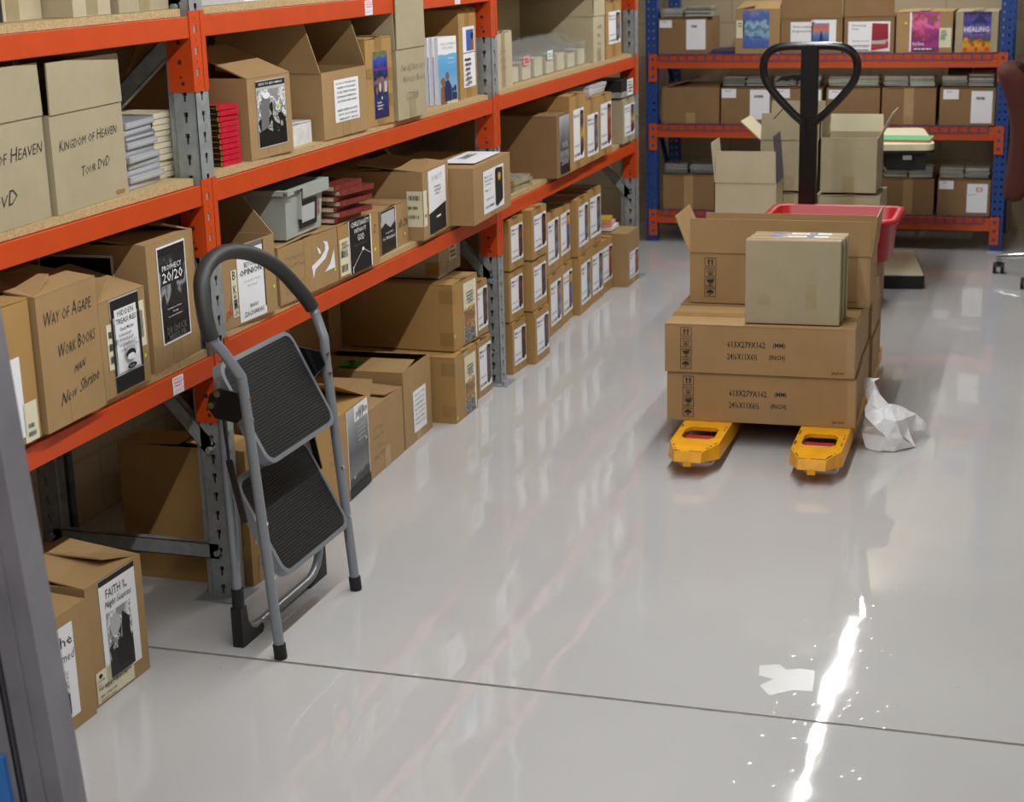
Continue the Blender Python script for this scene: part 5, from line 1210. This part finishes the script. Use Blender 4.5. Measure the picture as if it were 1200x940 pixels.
def cdstack(x, w, y, z, n, where, m='cd', th=.0098, seed=0):
    r_ = random.Random(seed+int(x*100))
    for i in range(n):
        b = MB(); b.box(0, w, 0, .14, 0, th, m if r_.random() < .7 else 'cdd'); b.box(.004, w-.004, -.0006, .0, th*.3, th*.55, 'paperg' if r_.random() < .6 else 'greyink')
        tag(b.build('disc_case', None, (x+r_.uniform(-.004, .004), y+r_.uniform(-.005, .005), z+i*(th+.0003)), R(r_.uniform(-1.5, 1.5))), f'disc case, {"lowest" if i == 0 else ordn[n-1-i].replace(" in the stack", "")}, {where}', 'disc case', 'disc cases on the rear shelving boxes')
WLB = lambda u0, v0, u1, v1, s=1: lab(u0, v0, u1, v1, lines(.2, .7, .7, .85, 1, 'greyink', s))
zt0 = BZ[0]+.0088
rb('kraft box with two white labels at the left end of the upper rear shelf', -.113, .146, 0, .185, tape=None, labels=[WLB(.02, .74, .28, .95, 1), WLB(.58, .12, .98, .96, 2)], hand=scrib(.1, .4, .45, .65, 'pengrey', 3, 2))
cdstack(-.10, .115, YF+.04, zt0+.193, 4, 'left pile, first box, upper rear shelf', seed=1)
cdstack(.028, .135, YF+.03, zt0+.193, 5, 'right pile, first box, upper rear shelf', seed=2)
b = MB(); b.box(0, .12, 0, .2, 0, .012, 'navy'); tag(b.build('blue_folder', None, (.165, YF+.03, zt0), R(5)), 'dark blue folder lying flat between the first two boxes of the upper rear shelf', 'folder')
rb('open kraft box with a blue breaking-wave poster on the upper rear shelf', .300, .534, 0, .228, 'kraft', flaps={'F': (12, .17, .02), 'B': (8, .1), 'N': (10, .1)}, tape=None, labels=[lab(.02, .35, .2, .75, lines(.2, .8, .6, .9, 2), 'paperc'), lab(.17, .12, .76, .97, [('l', [(.15, .3), (.7, .29)], .003, 'ink')], 'picwave', nm='poster')])
rb('open kraft box labelled Overcoming Depression on the upper rear shelf', .539, .855, 0, .176, flaps={'F': (90, .16), 'R': (90, .12)}, tape=None, labels=[lab(.16, .1, .55, .9, [('t', 'Overcoming', .08, .76, .9, .88, 'ink'), ('t', 'Depression', .08, .60, .88, .72, 'ink')]), lab(.5, .13, .9, .96, [('r', .05, .2, .72, .88, 'picpier'), ('p', [(.3, .2), (.5, .2), (.42, .6), (.38, .6)], 'navy')])])
rb('open kraft box labelled Starting Over on the upper rear shelf', .865, 1.117, 0, .183, flaps={'F': (90, .16), 'N': (90, .12)}, tape=None, labels=[lab(.08, .04, .92, .86, [('t', 'Starting', .08, .82, .42, .91, 'ink'), ('t', 'Over', .08, .72, .26, .80, 'ink'), ('t', 'BOX 12.00', .12, .33, .5, .37, 'ink'), ('t', '10407758KP', .06, .14, .52, .22, 'ink'), ('r', .06, .03, .5, .06, 'ink'), ('p', [(.56, .1), (.97, .2), (.95, .92), (.57, .95)], 'picred'), ('r', .58, .25, .9, .36, 'paperg'), ('p', [(.56, .02), (.97, .12), (.97, .2), (.56, .1)], 'picred')])])
rb('shrink-wrapped kraft box with a pink and orange poster on the upper rear shelf', 1.127, 1.405, 0, .203, 'kraft', tape='tapeclear', labels=[lab(.77, .12, .98, .6, lines(.1, .7, .6, .9, 3, 'greyink')+[('r', .1, .4, .5, .6, 'greenp')], 'paperc'), lab(.24, .02, .77, .99, [('r', 0, 0, .06, 1, 'paper'), ('e', .8, .82, .11, .09, 'skin'), ('t', 'Into His', .12, .78, .5, .92, 'orange2'), ('t', 'Fire &', .15, .58, .5, .72, 'orange2'), ('t', 'Away', .1, .30, .7, .5, 'orange2', .3), ('t', 'Bob Beers', .12, .16, .5, .25, 'paper')]+lines(.08, .95, .04, .1, 1, 'paper'), 'picpink', nm='poster'), lab(.15, .7, .19, .75, [], 'dot', nm='dot_sticker')])
rb('beige box with a purple mountain and orange flower poster on the upper rear shelf', 1.419, 1.625, 0, .2, 'olive', tape='tapeclear', labels=[lab(.18, .02, .84, .99, [('t', 'HEALING', .05, .5, .92, .63, 'paper'), ('r', .3, .455, .85, .48, 'ink'), ('p', [(.3, .72), (.6, .95), (.9, .72)], 'navy')]+[('e', .1+.13*i, .06+.11*((i*5) % 3), .07, .05, 'orange2') for i in range(7)]+[('e', .12, .3, .08, .06, 'gold')], 'picflow', nm='poster')])
# second rear level
rows2 = [(-.094, .216, 'plain kraft box with crumpled lid flaps at the left end of the middle rear shelf', [], True),
         (.227, .493, 'kraft box with white labels, second on the middle rear shelf', [WLB(0.01, .72, .30, .97, 3), WLB(.58, .12, .97, .95, 4)], False),
         (.501, .760, 'kraft box third on the middle rear shelf, partly behind the truck handle', [WLB(.05, .72, .35, .97, 5), WLB(.68, .12, .98, .95, 6)], False),
         (.782, 1.056, 'kraft box fourth on the middle rear shelf, right of the truck handle', [WLB(.04, .7, .3, .95, 7)], False),
         (1.067, 1.338, 'plain shiny-taped kraft box, fifth on the middle rear shelf', [], False),
         (1.357, 1.630, 'kraft box with two white labels at the right end of the middle rear shelf', [WLB(.06, .70, .34, .96, 8), WLB(.57, .06, .95, .92, 9)], False)]
for i, (x0, x1, lb_, ls, cr) in enumerate(rows2):
    rb(lb_, x0, x1, 1, .188, flaps={'F': (6, .18, .02), 'B': (5, .16), 'N': (16, .15, .03)} if cr else {'F': (-60, .05), 'B': (2, .12)} if False else None, tape='tapeclear' if i in (0, 4) else None, labels=ls, hand=scrib(.1, .4, .5, .6, 'pengrey', i, 2) if i in (1, 2) else [])
    if not cr:
        z_ = BZ[1]+.0088+.188+.0085
        w_ = (x1-x0-.02)/2
        cdstack(x0+.008, w_-.005, YF+.03, z_, 5, f'left pile, {["second", "third", "fourth", "fifth", "last"][i-1]} box, middle rear shelf', 'cdd' if i == 1 else 'cd', seed=i*3)
        cdstack(x0+.012+w_, w_-.004, YF+.025, z_, 6 if i == 5 else 5, f'right pile, {["second", "third", "fourth", "fifth", "last"][i-1]} box, middle rear shelf', 'cdd' if i == 1 else 'cd', seed=i*5+1)
for x_, w_, nm in ((1.37, .12, 'left'), (1.50, .11, 'right')):
    b = MB(); b.box(0, w_, 0, .16, 0, .275, 'blackm'); b.box(.005, w_-.005, -.0006, 0, .05, .25, 'greyink'); tag(b.build('black_crate', None, (x_, YF+.38, BZ[1]+.0088)), f'dark crate at the back above the last box of the middle rear shelf, {nm} one', 'crate')
rows3 = [(-.090, .192, 'kraft box with smoky disc cases on top, left end of bottom rear shelf', [], 'cdd'),
         (.22, .50, 'kraft box second on the bottom rear shelf, mostly hidden by the open pale box', [], 'cd'),
         (.52, .79, 'kraft box third on the bottom rear shelf, hidden behind the beige boxes', [], 'cd'),
         (.80, 1.07, 'kraft box fourth on the bottom rear shelf, hidden behind the beige boxes', [], 'cd'),
         (1.083, 1.347, 'shiny-taped kraft box, second from the right on the bottom rear shelf', [], 'cd'),
         (1.366, 1.629, 'kraft box with red-marked white label, right end of the bottom rear shelf', [WLB(.02, .74, .3, .97, 2), lab(.56, .1, .95, .9, [('t', 'E3', .45, .72, .75, .88, 'redink'), ('l', [(.05, .6), (.45, .64)], .002, 'greyink')])], 'cd')]
for i, (x0, x1, lb_, ls, m_) in enumerate(rows3):
    rb(lb_, x0, x1, 2, .186, labels=ls, tape='tapeclear' if i in (0, 4) else None)
    if i in (0, 4, 5):
        z_ = BZ[2]+.0088+.186+.0085; w_ = (x1-x0-.02)/2
        for q, sd in ((x0+.006, 'left'), (x0+.014+w_, 'right')):
            cdstack(q, w_-.004, YF+.03, z_, 5, f'{sd} pile, {["leftmost", "", "", "", "last but one", "rightmost"][i]} box, bottom rear shelf', m_, seed=i*7)

# ================================================================== OFFICE CHAIR (cut by the right edge)
root = thing('office_chair', 'rust-red upholstered office chair with chrome castor base at the right edge', 'chair', (2.02, 8.08, 0))
prof = [(1.655, .975), (1.668, .93), (1.690, .87), (1.712, .80), (1.725, .73), (1.728, .66), (1.724, .58), (1.716, .50), (1.710, .43), (1.716, .395), (1.74, .385), (1.775, .40), (1.80, .46), (1.81, .55), (1.81, .66), (1.80, .76), (1.785, .86), (1.765, .95), (1.74, .995), (1.70, 1.01), (1.67, 1.0)]
pf = smooth(prof+[prof[0]], 3)[:-1]; pf = [(p.x, p.y) for p in [Vector((a[0], a[1], 0)) for a in pf]]
b = MB(); secs = []
for k in range(13):
    t = -1+2*k/12; yy = 8.08+.22*math.sin(t*math.pi/2); sc = math.sqrt(max(.0, 1-abs(t)**5))
    cx, cz = 1.75, .69
    secs.append([((cx+(x-cx)*(.35+.65*sc))-2.02+.05*t*t, yy-8.08, cz+(z-cz)*(.82+.18*sc)) for x, z in pf])
n = len(pf); vs = [v for s_ in secs for v in s_]; fs = []
for i in range(12):
    for k in range(n): fs.append((i*n+k, i*n+(k+1) % n, (i+1)*n+(k+1) % n, (i+1)*n+k))
b.add(vs, fs, 'chairfab', smooth=True); b.add(secs[0], [tuple(range(n))], 'chairfab', smooth=True); b.add(secs[-1], [tuple(range(n-1, -1, -1))], 'chairfab', smooth=True)
b.build('backrest', root)
b = MB(); pts = rrect(.23, .235, .08, 0)
lay = [rrect(.20, .205, .07, .415), rrect(.235, .24, .08, .43), rrect(.24, .245, .085, .47), rrect(.21, .215, .08, .495)]
n = len(lay[0]); vs = [(v[0]+.10, v[1], v[2]) for l in lay for v in l]; fs = []
for l in range(3):
    for i in range(n): fs.append((l*n+i, l*n+(i+1) % n, (l+1)*n+(i+1) % n, (l+1)*n+i))
fs += [tuple(range(n-1, -1, -1)), tuple(range(3*n, 4*n))]
b.add(vs, fs, 'chairfab', smooth=True); b.build('seat', root)
b = MB(); b.tube(rounded([(-.22, 0, .55), (-.2, 0, .40), (0, 0, .385)], .08), .018, 'blackm', 12); b.cyl((-.235, -.04, .55), (-.235, .04, .55), .035, 'blackm', 16); b.build('back_bracket', root)
b = MB(); b.cyl((0, 0, .10), (0, 0, .28), .028, 'blackm', 16); b.cyl((0, 0, .28), (0, 0, .42), .016, 'chrome', 16); b.build('gas_column', root)
b = MB()
angs = [165, 237, 309, 21, 93]
for a in angs:
    c, s_ = math.cos(R(a)), math.sin(R(a)); b.tube([(0, 0, .105), (c*.16, s_*.16, .10), (c*.335, s_*.335, .078)], [.02, .016, .012], 'chrome', 12)
b.build('star_base', root)
for a in angs:
    c, s_ = math.cos(R(a)), math.sin(R(a)); x, y = c*.325, s_*.325
    b = MB()
    for q in (-.018, .018): b.cyl((x+q-.008, y, .027), (x+q+.008, y, .027), .0265, 'blackm', 20)
    b.cyl((x, y, .03), (x, y, .075), .008, 'chrome', 8); b.box(x-.012, x+.012, y-.02, y+.02, .038, .058, 'blackm'); b.build('castor', root)

# ================================================================== CAMERA
f, yaw, pitch, roll = 1921.63, .324110919, .271675896, -.0275539750
fw = Vector((-math.sin(yaw)*math.cos(pitch), math.cos(yaw)*math.cos(pitch), -math.sin(pitch)))
r = Vector((math.cos(yaw), math.sin(yaw), 0)); u = r.cross(fw)
r2 = math.cos(roll)*r+math.sin(roll)*u; u2 = -math.sin(roll)*r+math.cos(roll)*u
cam = bpy.data.cameras.new('camera'); co = bpy.data.objects.new('camera', cam); COL.objects.link(co)
co.matrix_world = Matrix(((r2.x, u2.x, -fw.x, 1.94274609), (r2.y, u2.y, -fw.y, 0), (r2.z, u2.z, -fw.z, 1.6), (0, 0, 0, 1)))
cam.sensor_width = 36; cam.lens = f/1200*36; cam.clip_start = .05
cam.dof.use_dof = True; cam.dof.focus_distance = 4.2; cam.dof.aperture_fstop = 7.0
SC.camera = co
wd = bpy.data.worlds.new('World'); SC.world = wd; wd.use_nodes = True
wd.node_tree.nodes['Background'].inputs[0].default_value = (.8, .85, 1, 1); wd.node_tree.nodes['Background'].inputs[1].default_value = .1
SC.view_settings.view_transform = 'Standard'; SC.view_settings.look = 'None'; SC.view_settings.gamma = 1; SC.view_settings.exposure = .24
SC.view_settings.use_curve_mapping = False
